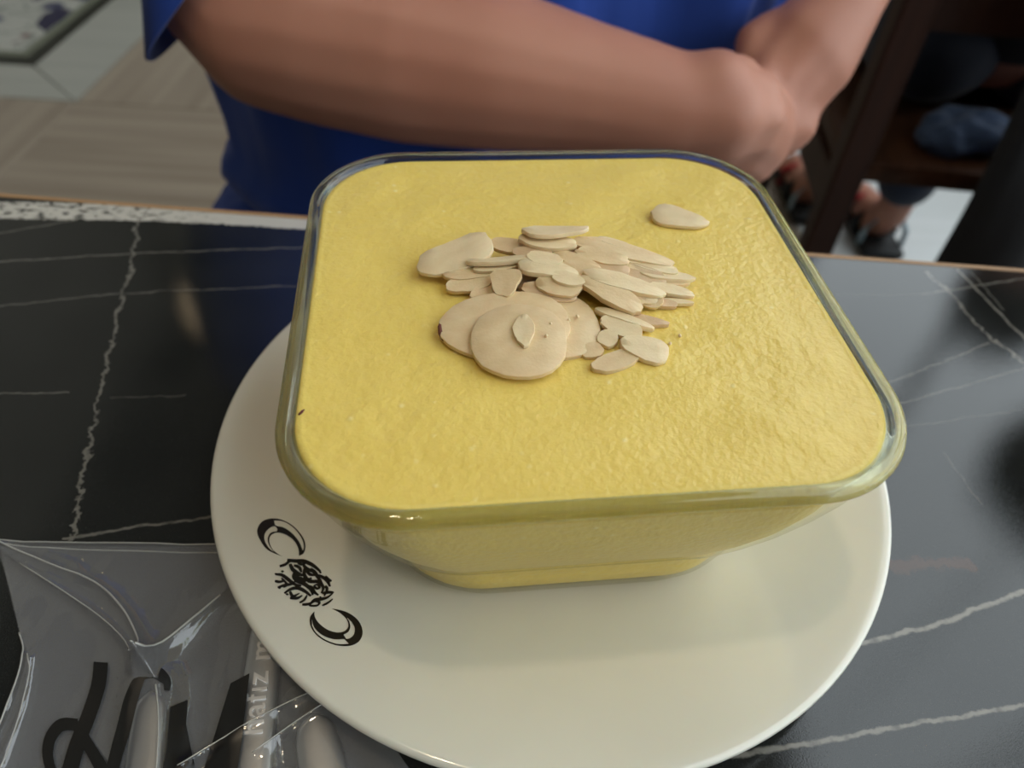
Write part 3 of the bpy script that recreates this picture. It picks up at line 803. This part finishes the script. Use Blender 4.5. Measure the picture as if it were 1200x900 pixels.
# ================================================================== CUTLERY POUCH
def px2(pts): return [tab(*p).xy for p in pts]
def pl_dist(p, poly):
    best = 9; tb_ = 0
    n_ = len(poly)-1
    for i in range(n_):
        a = poly[i]; b = poly[i+1]; ba = b-a
        h = max(0, min(1, (p-a).dot(ba)/max(ba.length_squared, 1e-12))); d = (p-a-ba*h).length
        if d < best: best = d; tb_ = (i+h)/n_
    return best, tb_
RID = []   # polyline, height, half width, sharp, one-sided
def ridge(pts, h, w, h1=None): RID.append((px2([(p[0], p[1]) for p in open_cr(pts, 4)]), h, w, h if h1 is None else h1))
ridge([(2, 643), (60, 668), (118, 692), (150, 722), (170, 758), (178, 784)], .0020, .0018, .0042)
ridge([(2, 648), (60, 686), (112, 722), (150, 756), (168, 784)], .0014, .0014, .0036)
ridge([(268, 698), (222, 742), (179, 783)], .0015, .0020, .0042)
ridge([(-10, 644), (130, 644), (300, 646)], .0014, .0013)
ridge([(178, 784), (190, 810), (192, 860), (188, 960)], .0036, .0015, .0026)
ridge([(166, 792), (152, 860), (140, 960)], .0018, .0016, .0018)
ridge([(215, 905), (300, 853), (372, 818)], .0030, .0010)
ridge([(300, 890), (345, 858), (385, 832)], .0030, .0010)
ridge([(30, 770), (14, 830), (-8, 890)], .0010, .0008); ridge([(40, 775), (30, 830), (5, 900)], .0014, .0008)
ridge([(60, 655), (95, 668), (92, 690), (60, 680)], .0010, .0014)
HB = [(tab(306, 735).xy, tab(290, 980).xy, .0062), (tab(362, 840).xy, tab(400, 1000).xy, .0062), (tab(180, 814).xy, tab(163, 1000).xy, .0062)]
for a_, b_ in (((316, 728), (287, 985)), ((367, 842), (400, 1000)), ((180, 816), (163, 1000))):
    a_, b_ = tab(*a_).xy, tab(*b_).xy; HB.append((b_, b_+(b_-a_).normalized()*.055, .0135))
def film_z(p):
    z = .0012
    for poly, h, w, h1 in RID:
        d, t_ = pl_dist(p, poly)
        if d < w*6:
            z += (h+(h1-h)*t_)*math.exp(-d/w)
    k = 0
    for a, b, r_ in HB:
        d, _ = pl_dist(p, [a, b]); k = max(k, 1/(1+math.exp(min(60, (d-r_)/.0012))))
    z = max(z, .0012+.0026*k+.25*(z-.0012))
    z += .0005*noise.noise(Vector((p.x*70, p.y*45, 1.3)))+.0003*noise.noise(Vector((p.x*190, p.y*110, 4)))
    r = (p-PC.xy).length
    if r < .095:                       # tucked under the plate rim
        lim = .0015+max(0, (r-.052))*.20
        z = min(z, lim)
    return max(z, .0007)
LB = px2(open_cr([(0, 641), (12, 690), (25, 744), (31, 772), (17, 822), (-2, 866), (-20, 905), (-45, 965)], 5))
RB = px2(open_cr([(330, 641), (350, 690), (372, 744), (392, 772), (425, 822), (455, 866), (482, 905), (530, 965)], 5))
# keep the hidden right border under the plate rim, outside its foot
def lerp_poly(poly, t_):
    q = t_*(len(poly)-1); i = min(int(q), len(poly)-2); return poly[i].lerp(poly[i+1], q-i)
LB += [Vector((-.150, .0)), Vector((-.156, -.035))]*1; RB += [Vector((.018, .0)), Vector((.014, -.035))]
NU, NV = 170, 250
V = []; Fc = []
for j in range(NV+1):
    a = lerp_poly(LB, j/NV); b = lerp_poly(RB, j/NV)
    for i in range(NU+1):
        p = a.lerp(b, i/NU); V.append(Vector((p.x, p.y, TABLE_Z+film_z(p))))
for j in range(NV):
    for i in range(NU):
        k = j*(NU+1)+i
        q = [k, k+NU+1, k+NU+2, k+1]
        if all((V[e].xy-PC.xy).length < .054 for e in q): continue
        Fc.append(tuple(q))
org = tab(140, 780); pouch = empty('cutlery_pouch', org)
tag(pouch, 'crumpled clear plastic cutlery pouch with black printed letters left of the plate', 'pouch')
used = sorted({e for f_ in Fc for e in f_}); mp = {e: i for i, e in enumerate(used)}
me = bpy.data.meshes.new('upper_film'); me.from_pydata([tuple(V[e]-org) for e in used], [], [tuple(mp[e] for e in f_) for f_ in Fc]); me.update()
link('upper_film', me, FILM, pouch)
me = bpy.data.meshes.new('lower_film')
me.from_pydata([(V[e].x-org.x, V[e].y-org.y, TABLE_Z+.0003-org.z) for e in used[::1]], [], [tuple(mp[e] for e in f_) for f_ in Fc]); me.update()
link('lower_film', me, FILM, pouch)
# sealed edges: fine welded beads; also pale highlight lines on the folds
def bead(name, pts, rad):
    bm = bmesh.new()
    q = [tab(*p) for p in open_cr(pts, 6)]
    bm_tube(bm, [Vector((p.x-org.x, p.y-org.y, film_z(p.xy)+.0001)) for p in q], rad, 6); bmobj(name, bm, FILMEDGE, pouch)
FILMEDGE = flat('film_edge_and_highlight', (.40, .40, .37), .16, var=.05, Coat_Weight=.8, Coat_Roughness=.08)
bead('seal_bead', [(25, 744), (31, 772), (17, 822), (-2, 866)], .00020)
bead('seal_bead', [(36, 770), (40, 790), (30, 835), (12, 890), (0, 915)], .00016)
for q_, r_ in (([(2, 643), (60, 668), (118, 692), (150, 722), (170, 758), (178, 784)], .00022), ([(30, 668), (112, 722), (150, 756), (168, 784)], .00014),
               ([(262, 704), (222, 742), (180, 782)], .00026), ([(2, 641), (130, 642), (290, 643)], .00016), ([(10, 647), (130, 650), (290, 652)], .00013),
               ([(215, 905), (300, 853), (368, 820)], .00015), ([(300, 890), (345, 858), (382, 834)], .00013), ([(190, 812), (193, 860), (190, 930)], .00020)):
    bead('fold_highlight', q_, r_)  # pale tubes standing in for bright highlights along folds and top edge
def on_film(px, py):
    p = tab(px, py, .002); p = tab(px, py, film_z(p.xy)); return Vector((p.x, p.y, TABLE_Z+film_z(p.xy)))
def stroke_loop(pts, ws, k=5):
    q = open_cr(pts, k); n_ = len(q); L_, R2 = [], []
    for i, (x, y) in enumerate(q):
        x0, y0 = q[max(i-1, 0)]; x1, y1 = q[min(i+1, n_-1)]
        dx, dy = x1-x0, y1-y0; l = math.hypot(dx, dy) or 1
        t_ = i/(n_-1)*(len(ws)-1); a_ = min(int(t_), len(ws)-2); w = (ws[a_]+(ws[a_+1]-ws[a_])*(t_-a_))/2
        L_.append((x-dy/l*w, y+dx/l*w)); R2.append((x+dy/l*w, y-dx/l*w))
    return L_+R2[::-1]
INKF = flat('black_film_print', (.006, .006, .006), .35)
PRN = [stroke_loop([(119, 777), (116, 805), (104, 842), (92, 872), (80, 915)], [17, 17, 17, 18, 20]),
       stroke_loop([(92, 850), (74, 850), (62, 862), (57, 880), (60, 900), (70, 925)], [13, 15, 14, 13, 12, 12]),
       stroke_loop([(98, 862), (108, 880), (122, 905), (135, 935)], [12, 14, 16, 16]),
       stroke_loop([(167, 790), (155, 820), (146, 855), (136, 890), (128, 930)], [10, 15, 16, 15, 15]),
       stroke_loop([(163, 794), (176, 787), (188, 790), (196, 799), (196, 810)], [8, 14, 13, 10, 6]),
       [(200, 829), (221, 821), (219, 850), (229, 900), (230, 960), (180, 960), (196, 880)],
       [(271, 802), (293, 790), (285, 860), (276, 925), (262, 960), (222, 960), (245, 885)]]
for k, lp in enumerate(PRN): decal('printed_letter_stroke', [lp], on_film, INKF, pouch, .0005, org, 3 if k < 5 else 9, strip=k < 5)

# cutlery handles inside the pouch
def handle(name, a, b, w0, w1, label, th=.0020, z0=.0006, emboss=None, crease=.15):
    a = tab(*a); b = tab(*b); ax = (b-a); ax.z = 0; L = ax.length; y = ax.normalized(); x = Vector((y.y, -y.x, 0))
    t = empty(name, Vector((a.x, a.y, TABLE_Z))); tag(t, label, 'cutlery', 'cutlery in the plastic pouch')
    rings = []
    n_ = 26
    for i in range(n_+1):
        s_ = i/n_; d = s_*L
        w = w0+(w1-w0)*s_
        e = min(1, d/(w0*.6)); w *= math.sqrt(max(0.02, 1-(1-e)**2))
        rg = []
        for j in range(20):
            t_ = 2*PI*j/20; c_, sn = math.cos(t_), math.sin(t_)
            sx = math.copysign(abs(c_)**.55, c_)*w/2; sz = math.copysign(abs(sn)**.8, sn)
            zz = z0+th*.5+sz*th*.5*(1-crease*abs(c_)**2)
            q = y*d+x*sx; rg.append(Vector((q.x, q.y, zz)))
        rings.append(rg)
    V_, F_ = loft(rings); pmesh('handle', V_, F_, STEEL, t)
    # working end, hidden towards the near side of the table
    def P_(u, v, z): q = y*(L-.002+u)+x*v; return Vector((q.x, q.y, z))
    if name == 'spoon':
        rg = []
        for i in range(15):
            u = .054*i/14; w = .0125*math.sqrt(max(.03, 1-((i-7.6)/7.4)**2)) if i > 1 else .0042
            up = [P_(u, w*math.cos(PI*j/10), .0028-.0014*math.sin(PI*j/10)*min(1, w/.01)) for j in range(11)]
            rg.append(up+[p-Vector((0, 0, .0006)) for p in up[::-1]])
        V_, F_ = loft(rg); pmesh('spoon_bowl', V_, F_, STEEL, t)
    elif name == 'fork':
        bm = bmesh.new()
        V_ = [P_(0, -.0050, 0), P_(.012, -.0095, 0), P_(.022, -.0100, 0), P_(.022, .0100, 0), P_(.012, .0095, 0), P_(0, .0050, 0)]
        n6 = len(V_); VV = [p+Vector((0, 0, .0008)) for p in V_]+[p+Vector((0, 0, .0024)) for p in V_]
        pmesh('fork_head', VV, [tuple(range(n6-1, -1, -1)), tuple(range(n6, 2*n6))]+[(k, (k+1) % n6, n6+(k+1) % n6, n6+k) for k in range(n6)], STEEL, t, False)
        bm.free()
        for j in range(4):
            bm = bmesh.new(); v0 = -.0085+j*.00567
            bm_tube(bm, [P_(.020, v0, .0016), P_(.045, v0, .0016), P_(.053, v0*.96, .0016)], [.0011, .0010, .0004], 8); bmobj('tine', bm, STEEL, t)
    else:
        V_ = [P_(0, -.0038, 0), P_(.006, -.0075, 0), P_(.050, -.0075, 0), P_(.056, .0, 0), P_(.050, .0050, 0), P_(0, .0038, 0)]
        n6 = len(V_); VV = [p+Vector((0, 0, .0010)) for p in V_]+[p+Vector((0, 0, .0022)) for p in V_]
        pmesh('blade', VV, [tuple(range(n6-1, -1, -1)), tuple(range(n6, 2*n6))]+[(k, (k+1) % n6, n6+(k+1) % n6, n6+k) for k in range(n6)], STEEL, t, False)
    return t, x, y
t, hx, hy = handle('spoon', (316, 728), (287, 985), .0072, .0088, 'flat steel cutlery handle with raised lettering beside the plate', .0022)
cu = bpy.data.curves.new('lettering', 'FONT'); cu.body = 'haf\u0131z mu'; cu.size = .0068; cu.extrude = .0004; cu.bevel_depth = .00008; cu.space_character = 1.08
to = bpy.data.objects.new('lettering_raw', cu); COL.objects.link(to)
dg = bpy.context.evaluated_depsgraph_get(); me = bpy.data.meshes.new_from_object(to.evaluated_get(dg)); bpy.data.objects.remove(to)
me.name = 'raised_lettering'; lt = link('raised_lettering', me, STEEL_L, t, False)
s0 = tab(300, 868)-tab(316, 728)
bx = -hy; by = Vector((-bx.y, bx.x, 0))
if by.x > 0: by = -by
Mx = Matrix(((bx.x, by.x, 0), (bx.y, by.y, 0), (0, 0, 1))).to_4x4(); Mx.translation = Vector((s0.x, s0.y, .00275)) - by*.0018
lt.matrix_local = Mx; lt['label'] = 'raised lettering on the handle'
handle('fork', (367, 842), (400, 1000), .0080, .0115, 'rounded steel cutlery handle end nearest the bottom of the plate', .0024)
handle('knife', (180, 816), (163, 1000), .0066, .0078, 'pale steel cutlery handle under the folded pouch peak', .0022)

# ================================================================== PERSON IN THE BLUE SHIRT
per = empty('person', (-.03, .52, 0)); per.location = (0, 0, 0)
tag(per, 'person in royal blue T-shirt with folded bare arms behind the table', 'person')
def chain(bm, pts):
    for (a, ra), (b, rb) in zip(pts, pts[1:]): bm_capsule(bm, a, b, ra, rb)
bm = bmesh.new()
SHR, SHL = Vector((-.215, .48, 1.035)), Vector((.135, .50, 1.035))
ELR = aty(318, 34, .385); M1 = aty(258, -42, .405); WRR = aty(790, 124, .350)
d = WRR-ELR
chain(bm, [(SHR, .048), (SHR.lerp(M1, .55), .044), (M1, .0425), (ELR, .040)])
chain(bm, [(ELR, .0405), (ELR+d*.14, .0425), (ELR+d*.36, .0430), (ELR+d*.58, .0380), (ELR+d*.80, .0305), (WRR, .0250)])
# right hand, loosely closed, back of the hand to the camera
KN = [aty(888, 112, .354), aty(893, 135, .349), aty(887, 158, .351), aty(872, 180, .356)]
chain(bm, [(WRR, .0245), (aty(835, 110, .350), .0205), (KN[0], .0115)])
chain(bm, [(WRR, .0245), (aty(850, 130, .346), .0205), (KN[1], .0120)])
chain(bm, [(WRR, .0235), (aty(845, 148, .348), .0190), (KN[2], .0115)])
chain(bm, [(WRR+Vector((0, 0, -.008)), .0200), (aty(830, 165, .354), .0165), (KN[3], .0105)])
FT = [[(908, 130, .370), (908, 152, .392), (885, 158, .394)], [(909, 154, .368), (898, 174, .388), (870, 174, .388)], [(902, 176, .368), (886, 192, .386), (858, 186, .384)], [(886, 193, .368), (872, 200, .382), (848, 194, .380)]]
for kn, ft in zip(KN, FT):
    chain(bm, [(kn, .0108), (aty(*ft[0]), .0102), (aty(*ft[1]), .0092), (aty(*ft[2]), .0080)])
chain(bm, [(WRR.lerp(KN[0], .35)+Vector((0, .008, .004)), .0150), (aty(862, 92, .372), .0120), (aty(890, 112, .388), .0100), (aty(902, 130, .398), .0085)])   # thumb
# left arm from the right of the picture
ELL = aty(1072, -190, .60); WRL = aty(983, 8, .432)
d = WRL-ELL
chain(bm, [(SHL, .050), (SHL.lerp(ELL, .5), .046), (ELL, .041)])
chain(bm, [(ELL, .038), (ELL+d*.3, .036), (ELL+d*.65, .028), (WRL, .0222)])
KL = [aty(905, 72, .405), aty(915, 92, .398), aty(928, 112, .396), aty(938, 128, .400)]
for q, ra in zip(KL, (.0125, .0125, .0120, .0110)):
    chain(bm, [(WRL, .0225), (WRL.lerp(q, .55), .0200), (q, ra)])
FL2 = [[(893, 100, .392), (880, 120, .392)], [(905, 130, .388), (893, 152, .388)], [(922, 146, .388), (906, 164, .386)], [(936, 150, .392), (922, 166, .390)]]
for kn, ft in zip(KL, FL2):
    chain(bm, [(kn, .0115), (aty(*ft[0]), .0100), (aty(*ft[1]), .0085)])
chain(bm, [(WRL.lerp(KL[0], .35), .0150), (aty(905, 40, .420), .0125), (aty(884, 50, .415), .0110), (aty(878, 68, .408), .0090)])                 # thumb
# trunk, neck, head, legs
TC = Vector((-.037, .545))
bm_ellipsoid(bm, (TC.x, TC.y, .80), (.135, .085, .26)); bm_ellipsoid(bm, (TC.x, TC.y, .56), (.145, .10, .12))
chain(bm, [(SHR, .05), (Vector((TC.x, .53, 1.05)), .06), (SHL, .05)])
chain(bm, [(Vector((TC.x, .53, 1.04)), .055), (Vector((TC.x, .515, 1.15)), .048)])
HC = Vector((TC.x, .50, 1.225))
bm_ellipsoid(bm, HC, (.070, .088, .105)); bm_ellipsoid(bm, HC+Vector((0, -.015, -.055)), (.052, .062, .055))
chain(bm, [(HC+Vector((0, -.083, .005)), .009), (HC+Vector((0, -.100, -.022)), .012)])
for s_ in (-1, 1):
    bm_ellipsoid(bm, HC+Vector((s_*.072, .008, -.01)), (.010, .018, .030))
    bm_ellipsoid(bm, HC+Vector((s_*.017, -.094, -.026)), (.009, .009, .008))
bm_ellipsoid(bm, HC+Vector((0, -.078, -.060)), (.024, .010, .009))
skin = fuse('body', bm, .0030, 5, SKIN, per)
for s_ in (-1, 1):
    bm = bmesh.new(); bm_ellipsoid(bm, HC+Vector((s_*.030, -.072, .004)), (.012, .012, .009), n=14); e = bmobj('eye', bm, WHITE_EYE, per)
    bm = bmesh.new(); bm_ellipsoid(bm, HC+Vector((s_*.030, -.0825, .003)), (.005, .0025, .005), n=12); bmobj('iris', bm, IRIS, e)
    bm = bmesh.new(); bm_tube(bm, [HC+Vector((s_*.014, -.086, .022)), HC+Vector((s_*.030, -.083, .027)), HC+Vector((s_*.046, -.073, .022))], [.002, .0035, .0015], 8); bmobj('eyebrow', bm, HAIR, per)
bm = bmesh.new(); bm_ellipsoid(bm, HC+Vector((0, -.087, -.060)), (.021, .004, .006), n=14); bmobj('mouth', bm, LIP, per)
bm = bmesh.new(); bm_ellipsoid(bm, HC+Vector((0, .018, .028)), (.079, .090, .098)); bm_ellipsoid(bm, HC+Vector((0, -.045, .078)), (.058, .045, .038)); fuse('hair', bm, .006, 4, HAIR, per)
# T-shirt: open torso tube with folds plus sleeves
def torso_ring(z, cx, cy, rx, ry, n=120, fold=0.0, ph=0.0):
    out = []
    for j in range(n):
        t_ = 2*PI*j/n; c_, s_ = math.cos(t_), math.sin(t_)
        e = 2.5; r = (abs(c_)**e+abs(s_)**e)**(-1/e)
        k = fold*(math.sin(9*t_+ph)+.6*math.sin(17*t_-ph*1.7+1)+.4*math.sin(26*t_+2*ph))
        k *= .35+.65*max(0, math.sin(-t_+.25))     # mostly on the belly
        out.append(Vector((cx+(rx*r+k)*c_, cy+(ry*r+k)*s_, z)))
    return out
prof = [(.550, .232, .140, .006), (.565, .224, .136, .006), (.578, .208, .128, .006), (.588, .190, .122, .004), (.596, .186, .119, .002), (.604, .196, .121, .002), (.614, .201, .123, .003), (.624, .198, .121, .003), (.634, .188, .117, .003),
        (.66, .188, .116, .003), (.70, .191, .115, .003), (.73, .194, .117, .0035), (.76, .197, .119, .004), (.80, .198, .119, .0045), (.85, .197, .119, .005), (.90, .196, .118, .004), (.96, .196, .114, .003),
        (1.02, .188, .104, .002), (1.06, .150, .088, .001), (1.09, .105, .07, 0), (1.11, .068, .058, 0), (1.12, .060, .054, 0)]
rings = []
for i, (z, rx, ry, fo) in enumerate(prof):
    rings.append(torso_ring(z, TC.x, TC.y-.01*math.sin((z-.56)*5), rx, ry, fold=fo*(2.2 if .69 < z < .99 else 1), ph=z*3))
V, Fc = loft(rings, False, False)
def sleeve(path, radii, tilt, n=48):
    """loose open sleeve, hem ring tilted"""
    rg = []
    for i, (p, r) in enumerate(zip(path, radii)):
        d_ = (path[min(i+1, len(path)-1)]-path[max(i-1, 0)]); x, y = frame_of(d_)
        tl = tilt*(i/(len(path)-1))**3
        ring = []
        for j in range(n):
            t_ = 2*PI*j/n
            k = 1+.03*math.sin(3*t_+i)+.015*math.sin(7*t_)
            q = x*(r*k*math.cos(t_))+y*(r*k*math.sin(t_))
            ring.append(p+q+d_.normalized()*(tl.dot(q)))
        rg.append(ring)
    return loft(rg, False, False)
HEM = aty(284, -58, .405)
sp_ = [SHR+Vector((.05, .0, .01)), SHR+Vector((-.0, 0, .0)), SHR.lerp(HEM, .35), SHR.lerp(HEM, .7), HEM+Vector((0, .006, .025)), HEM]
V2, F2 = sleeve(sp_, [.060, .066, .062, .056, .052, .0515], Vector((-1.0, -.12, 0)))
off = len(V); V += V2; Fc += [tuple(q+off for q in f_) for f_ in F2]
h2 = SHL.lerp(ELL, .62)
V3, F3 = sleeve([SHL+Vector((-.05, 0, .01)), SHL, SHL.lerp(ELL, .3), h2], [.062, .068, .066, .066], Vector((0, 0, 0)))
off = len(V); V += V3; Fc += [tuple(q+off for q in f_) for f_ in F3]
me = bpy.data.meshes.new('t_shirt'); me.from_pydata([tuple(v_) for v_ in V], [], Fc); me.update()
sh = link('t_shirt', me, BLUE, per)
so = sh.modifiers.new('thick', 'SOLIDIFY'); so.thickness = .0022; so.offset = -1
sh['label'] = 'royal blue short sleeved T-shirt'
bm = bmesh.new()
for s_ in (-1, 1):
    hip = Vector((TC.x+s_*.085, .55, .53)); kn = Vector((TC.x+s_*.11, .16, .53)); an = Vector((TC.x+s_*.11, .20, .10))
    chain(bm, [(hip, .085), (hip.lerp(kn, .5), .075), (kn, .058)]); chain(bm, [(kn, .058), (kn.lerp(an, .35), .055), (an, .042)])
fuse('trousers', bm, .008, 6, DENIM, per)
for s_ in (-1, 1):
    bm = bmesh.new(); x0 = TC.x+s_*.11
    bm_capsule(bm, (x0, .21, .045), (x0, .06, .036), .045, .036); fuse('shoe', bm, .006, 5, BLACKCLOTH, per)

# ================================================================== CHAIRS
def chair(loc, rz, label):
    t = empty('wooden_chair', loc); t.rotation_euler.z = rz; tag(t, label, 'chair')
    w, dp = .21, .20
    bm = bmesh.new(); bm_box(bm, -w-.005, w+.005, -dp, dp+.02, .425, .455, .008); autosmooth(bmobj('seat', bm, SEATWOOD, t))
    for sx in (-1, 1):
        box('back_post', sx*w-.02, sx*w+.02, -dp-.022, -dp+.018, 0, .98, DARKWOOD, t, .005)
        box('leg', sx*w-.018, sx*w+.018, dp-.02, dp+.016, 0, .426, DARKWOOD, t, .005)
        box('stretcher', sx*w-.01, sx*w+.01, -dp+.016, dp-.018, .17, .20, DARKWOOD, t, .003)
        box('apron', sx*w-.012, sx*w+.012, -dp+.016, dp-.018, .37, .427, DARKWOOD, t, .002)
    for zz in (.62, .78, .92): box('back_rail', -w+.018, w-.018, -dp-.012, -dp+.008, zz, zz+.055, DARKWOOD, t, .004)
    return t
chair((TC.x, .58, 0), PI, 'dark wooden chair under the person in the blue shirt')
cp_ = aty(1036, 150, .86)
CH2 = Vector((cp_.x+.21*math.cos(-.08), cp_.y+.20, 0))
chair((CH2.x, CH2.y, 0), -.08, 'dark wooden chair with brown seat behind the folded arms')

# ================================================================== SECOND SEATED PERSON, SEEN FROM BEHIND
p2 = empty('person', (0, 0, 0)); tag(p2, 'seated person in dark clothes and rolled jeans with bare ankles behind', 'person')
HX, HY = CH2.x+.01, CH2.y+.03
bm = bmesh.new()
bm_ellipsoid(bm, (HX, HY-.02, .78), (.16, .10, .30)); chain(bm, [((HX+.04, HY-.02, 1.08), .055), ((HX+.22, HY+.0, 1.30), .048)])
H2 = Vector((HX+.25, HY+.02, 1.395)); bm_ellipsoid(bm, H2, (.073, .092, .112))
chain(bm, [(H2+Vector((0, .086, 0)), .009), (H2+Vector((0, .104, -.022)), .012)])
for s_ in (-1, 1): bm_ellipsoid(bm, H2+Vector((s_*.074, 0, -.01)), (.010, .018, .03))
FEET = [Vector((.650, 1.50, 0)), Vector((.775, 1.385, 0))]
KNE = [Vector((HX-.16, HY+.42, .50)), Vector((HX+.04, HY+.36, .50))]
KNE = [Vector((.585, 1.44, .50)), Vector((.76, 1.34, .50))]
for ft, kn in zip(FEET, KNE):
    an = ft+Vector((0, -.02, .09))
    chain(bm, [(kn, .05), (kn.lerp(an, .4), .048), (an, .034)])
    chain(bm, [(an, .034), (ft+Vector((0, .02, .045)), .038), (ft+Vector((.0, .14, .03)), .032)])
    for q in range(5):
        chain(bm, [(ft+Vector((-.028+q*.013, .14, .025)), .013), (ft+Vector((-.030+q*.014, .19-.005*q, .018)), .010)])
for s_ in (-1, 1):
    chain(bm, [(Vector((HX+s_*.19, HY-.02, 1.04)), .05), (Vector((HX+s_*.22, HY+.10, .78)), .042), (Vector((HX+s_*.10, HY+.30, .66)), .030)])
    w_ = Vector((HX+s_*.10, HY+.30, .66))
    for q in range(4): chain(bm, [(w_, .024), (w_+Vector((-s_*.03, .05, -.02+.017*q-.01)), .014), (w_+Vector((-s_*.05, .09, -.035+.017*q-.01)), .009)])
    chain(bm, [(w_, .02), (w_+Vector((-s_*.03, .02, .04)), .012), (w_+Vector((-s_*.05, .05, .045)), .009)])
fuse('body', bm, .007, 5, SKIN, p2)
bm = bmesh.new(); bm_ellipsoid(bm, H2+Vector((0, -.022, .025)), (.086, .100, .108)); fuse('hair', bm, .007, 4, HAIR, p2)
bm = bmesh.new()
bm_ellipsoid(bm, (HX, HY-.02, .80), (.185, .125, .30)); chain(bm, [(Vector((HX-.17, HY-.02, 1.06)), .07), (Vector((HX+.17, HY-.02, 1.06)), .07)])
for s_ in (-1, 1): chain(bm, [(Vector((HX+s_*.19, HY-.02, 1.04)), .066), (Vector((HX+s_*.225, HY+.10, .78)), .054), (Vector((HX+s_*.12, HY+.27, .67)), .044)])
fuse('dark_top', bm, .008, 5, BLACKCLOTH, p2)
bm = bmesh.new()
for ft, kn, s_ in zip(FEET, KNE, (-1, 1)):
    hip = Vector((HX+s_*.085, HY, .545)); cuff = kn.lerp(ft+Vector((0, -.02, .09)), .80)
    chain(bm, [(hip, .095), (hip.lerp(kn, .5), .082), (kn, .064), (kn.lerp(cuff, .5), .062), (cuff, .058)])
fuse('jeans', bm, .008, 4, DENIM, p2)['label'] = 'dark blue rolled jeans'
bm = bmesh.new(); bm_ellipsoid(bm, (HX-.06, CH2.y-.12, .475), (.07, .05, .022)); bm_ellipsoid(bm, (HX-.10, CH2.y-.14, .468), (.04, .035, .014)); stl = fuse('shirt_tail', bm, .006, 3, DENIM_L, p2); stl['label'] = 'light blue shirt tail'
for v_ in stl.data.vertices: v_.co += v_.normal*(.010*noise.noise(v_.co*32)+.004*noise.noise(v_.co*90))
RED = flat('red_strap', (.32, .012, .012), .5); SOLE = flat('black_sole', (.008, .008, .008), .6); PALE = flat('pale_blue_strap', (.35, .45, .5), .5)
for ft in FEET:
    bm = bmesh.new(); bm_box(bm, ft.x-.046, ft.x+.046, ft.y-.07, ft.y+.20, .001, .022, .012); s_o = autosmooth(bmobj('sandal', bm, SOLE, p2))
    for yy, mt, ww in ((.085, RED, .018), (.02, SOLE, .016), (-.03, PALE, .012)):
        bm = bmesh.new()
        bm_tube(bm, [ft+Vector((-.046, yy, .015)), ft+Vector((-.044, yy, .05)), ft+Vector((-.022, yy, .082-.25*max(0, yy))), ft+Vector((.022, yy, .082-.25*max(0, yy))), ft+Vector((.044, yy, .05)), ft+Vector((.046, yy, .015))], ww*.5, 8); bmobj('strap', bm, mt, s_o)

# ================================================================== BLACK COAT OVER THE CHAIR BACK, DARK BENCH BEHIND
ct = empty('black_coat', (CH2.x+.12, CH2.y-.23, 0)); ct.location = (0, 0, 0)
tag(ct, 'black coat hanging over the back of the wooden chair at right', 'coat')
x0 = aty(1104, 200, CH2.y-.24).x; x1 = x0+.62
V = []; Fc = []; NX, NZ = 60, 40
for side in (0, 1):
    for j in range(NZ+1):
        v_ = j/NZ; z = .16+v_*.86
        for i in range(NX+1):
            u_ = i/NX; x = x0+(x1-x0)*u_ + .02*math.sin(v_*5)*(1-u_)
            fo = .028*math.sin(u_*17+v_*3.2)+.018*math.sin(u_*31-v_*6)+.04*math.sin(u_*PI)*(1-v_)
            bulge = .10*math.exp(-((v_-.30-.25*u_)/.16)**2)*u_
            yb = CH2.y-.262
            y = yb-.045-fo*(.35+.65*(1-v_))-bulge if side == 0 else yb-.012-.01*math.sin(u_*9)
            e = min(u_, 1-u_, v_*1.5, (1-v_)*1.2)/.06
            if e < 1: y = y+(yb-.025-y)*(1-math.sqrt(max(0, 1-(1-e)**2)))
            V.append((x, y, z))
S_ = (NX+1)*(NZ+1)
for side in (0, 1):
    for j in range(NZ):
        for i in range(NX):
            k = side*S_+j*(NX+1)+i; q = (k, k+1, k+NX+2, k+NX+1); Fc.append(q if side == 0 else q[::-1])
bd_ = [i for i in range(NX+1)]+[j*(NX+1)+NX for j in range(1, NZ+1)]+[NZ*(NX+1)+i for i in range(NX-1, -1, -1)]+[j*(NX+1) for j in range(NZ-1, 0, -1)]
for a, b in zip(bd_, bd_[1:]+bd_[:1]): Fc.append((a, b, b+S_, a+S_))
pmesh('coat_body', V, Fc, GREYCLOTH, ct)
bm = bmesh.new()
sx = x0+.30; yb = CH2.y-.31
bm_tube(bm, catmull([(sx+.22, yb, .93), (sx+.18, yb-.06, .70), (sx+.10, yb-.09, .50), (sx-.02, yb-.08, .36), (sx-.10, yb-.05, .24)], 5), [.055]*6+[.058]*8+[.055]*7, 20)
bmobj('sleeve', bm, GREYCLOTH, ct)

be = empty('bench', (1.15, 2.3, 0)); be.location = (0, 0, 0); tag(be, 'dark wooden bench with black upholstery in the far background', 'bench')
box('plinth', .45, 1.62, 2.08, 2.5, 0, .36, DARKWOOD, be, .006)
box('cushion', .44, 1.63, 2.04, 2.5, .36, .47, BLACKCLOTH, be, .03)
box('backrest', .44, 1.63, 2.5, 2.62, 0, 1.15, BLACKCLOTH, be, .03)
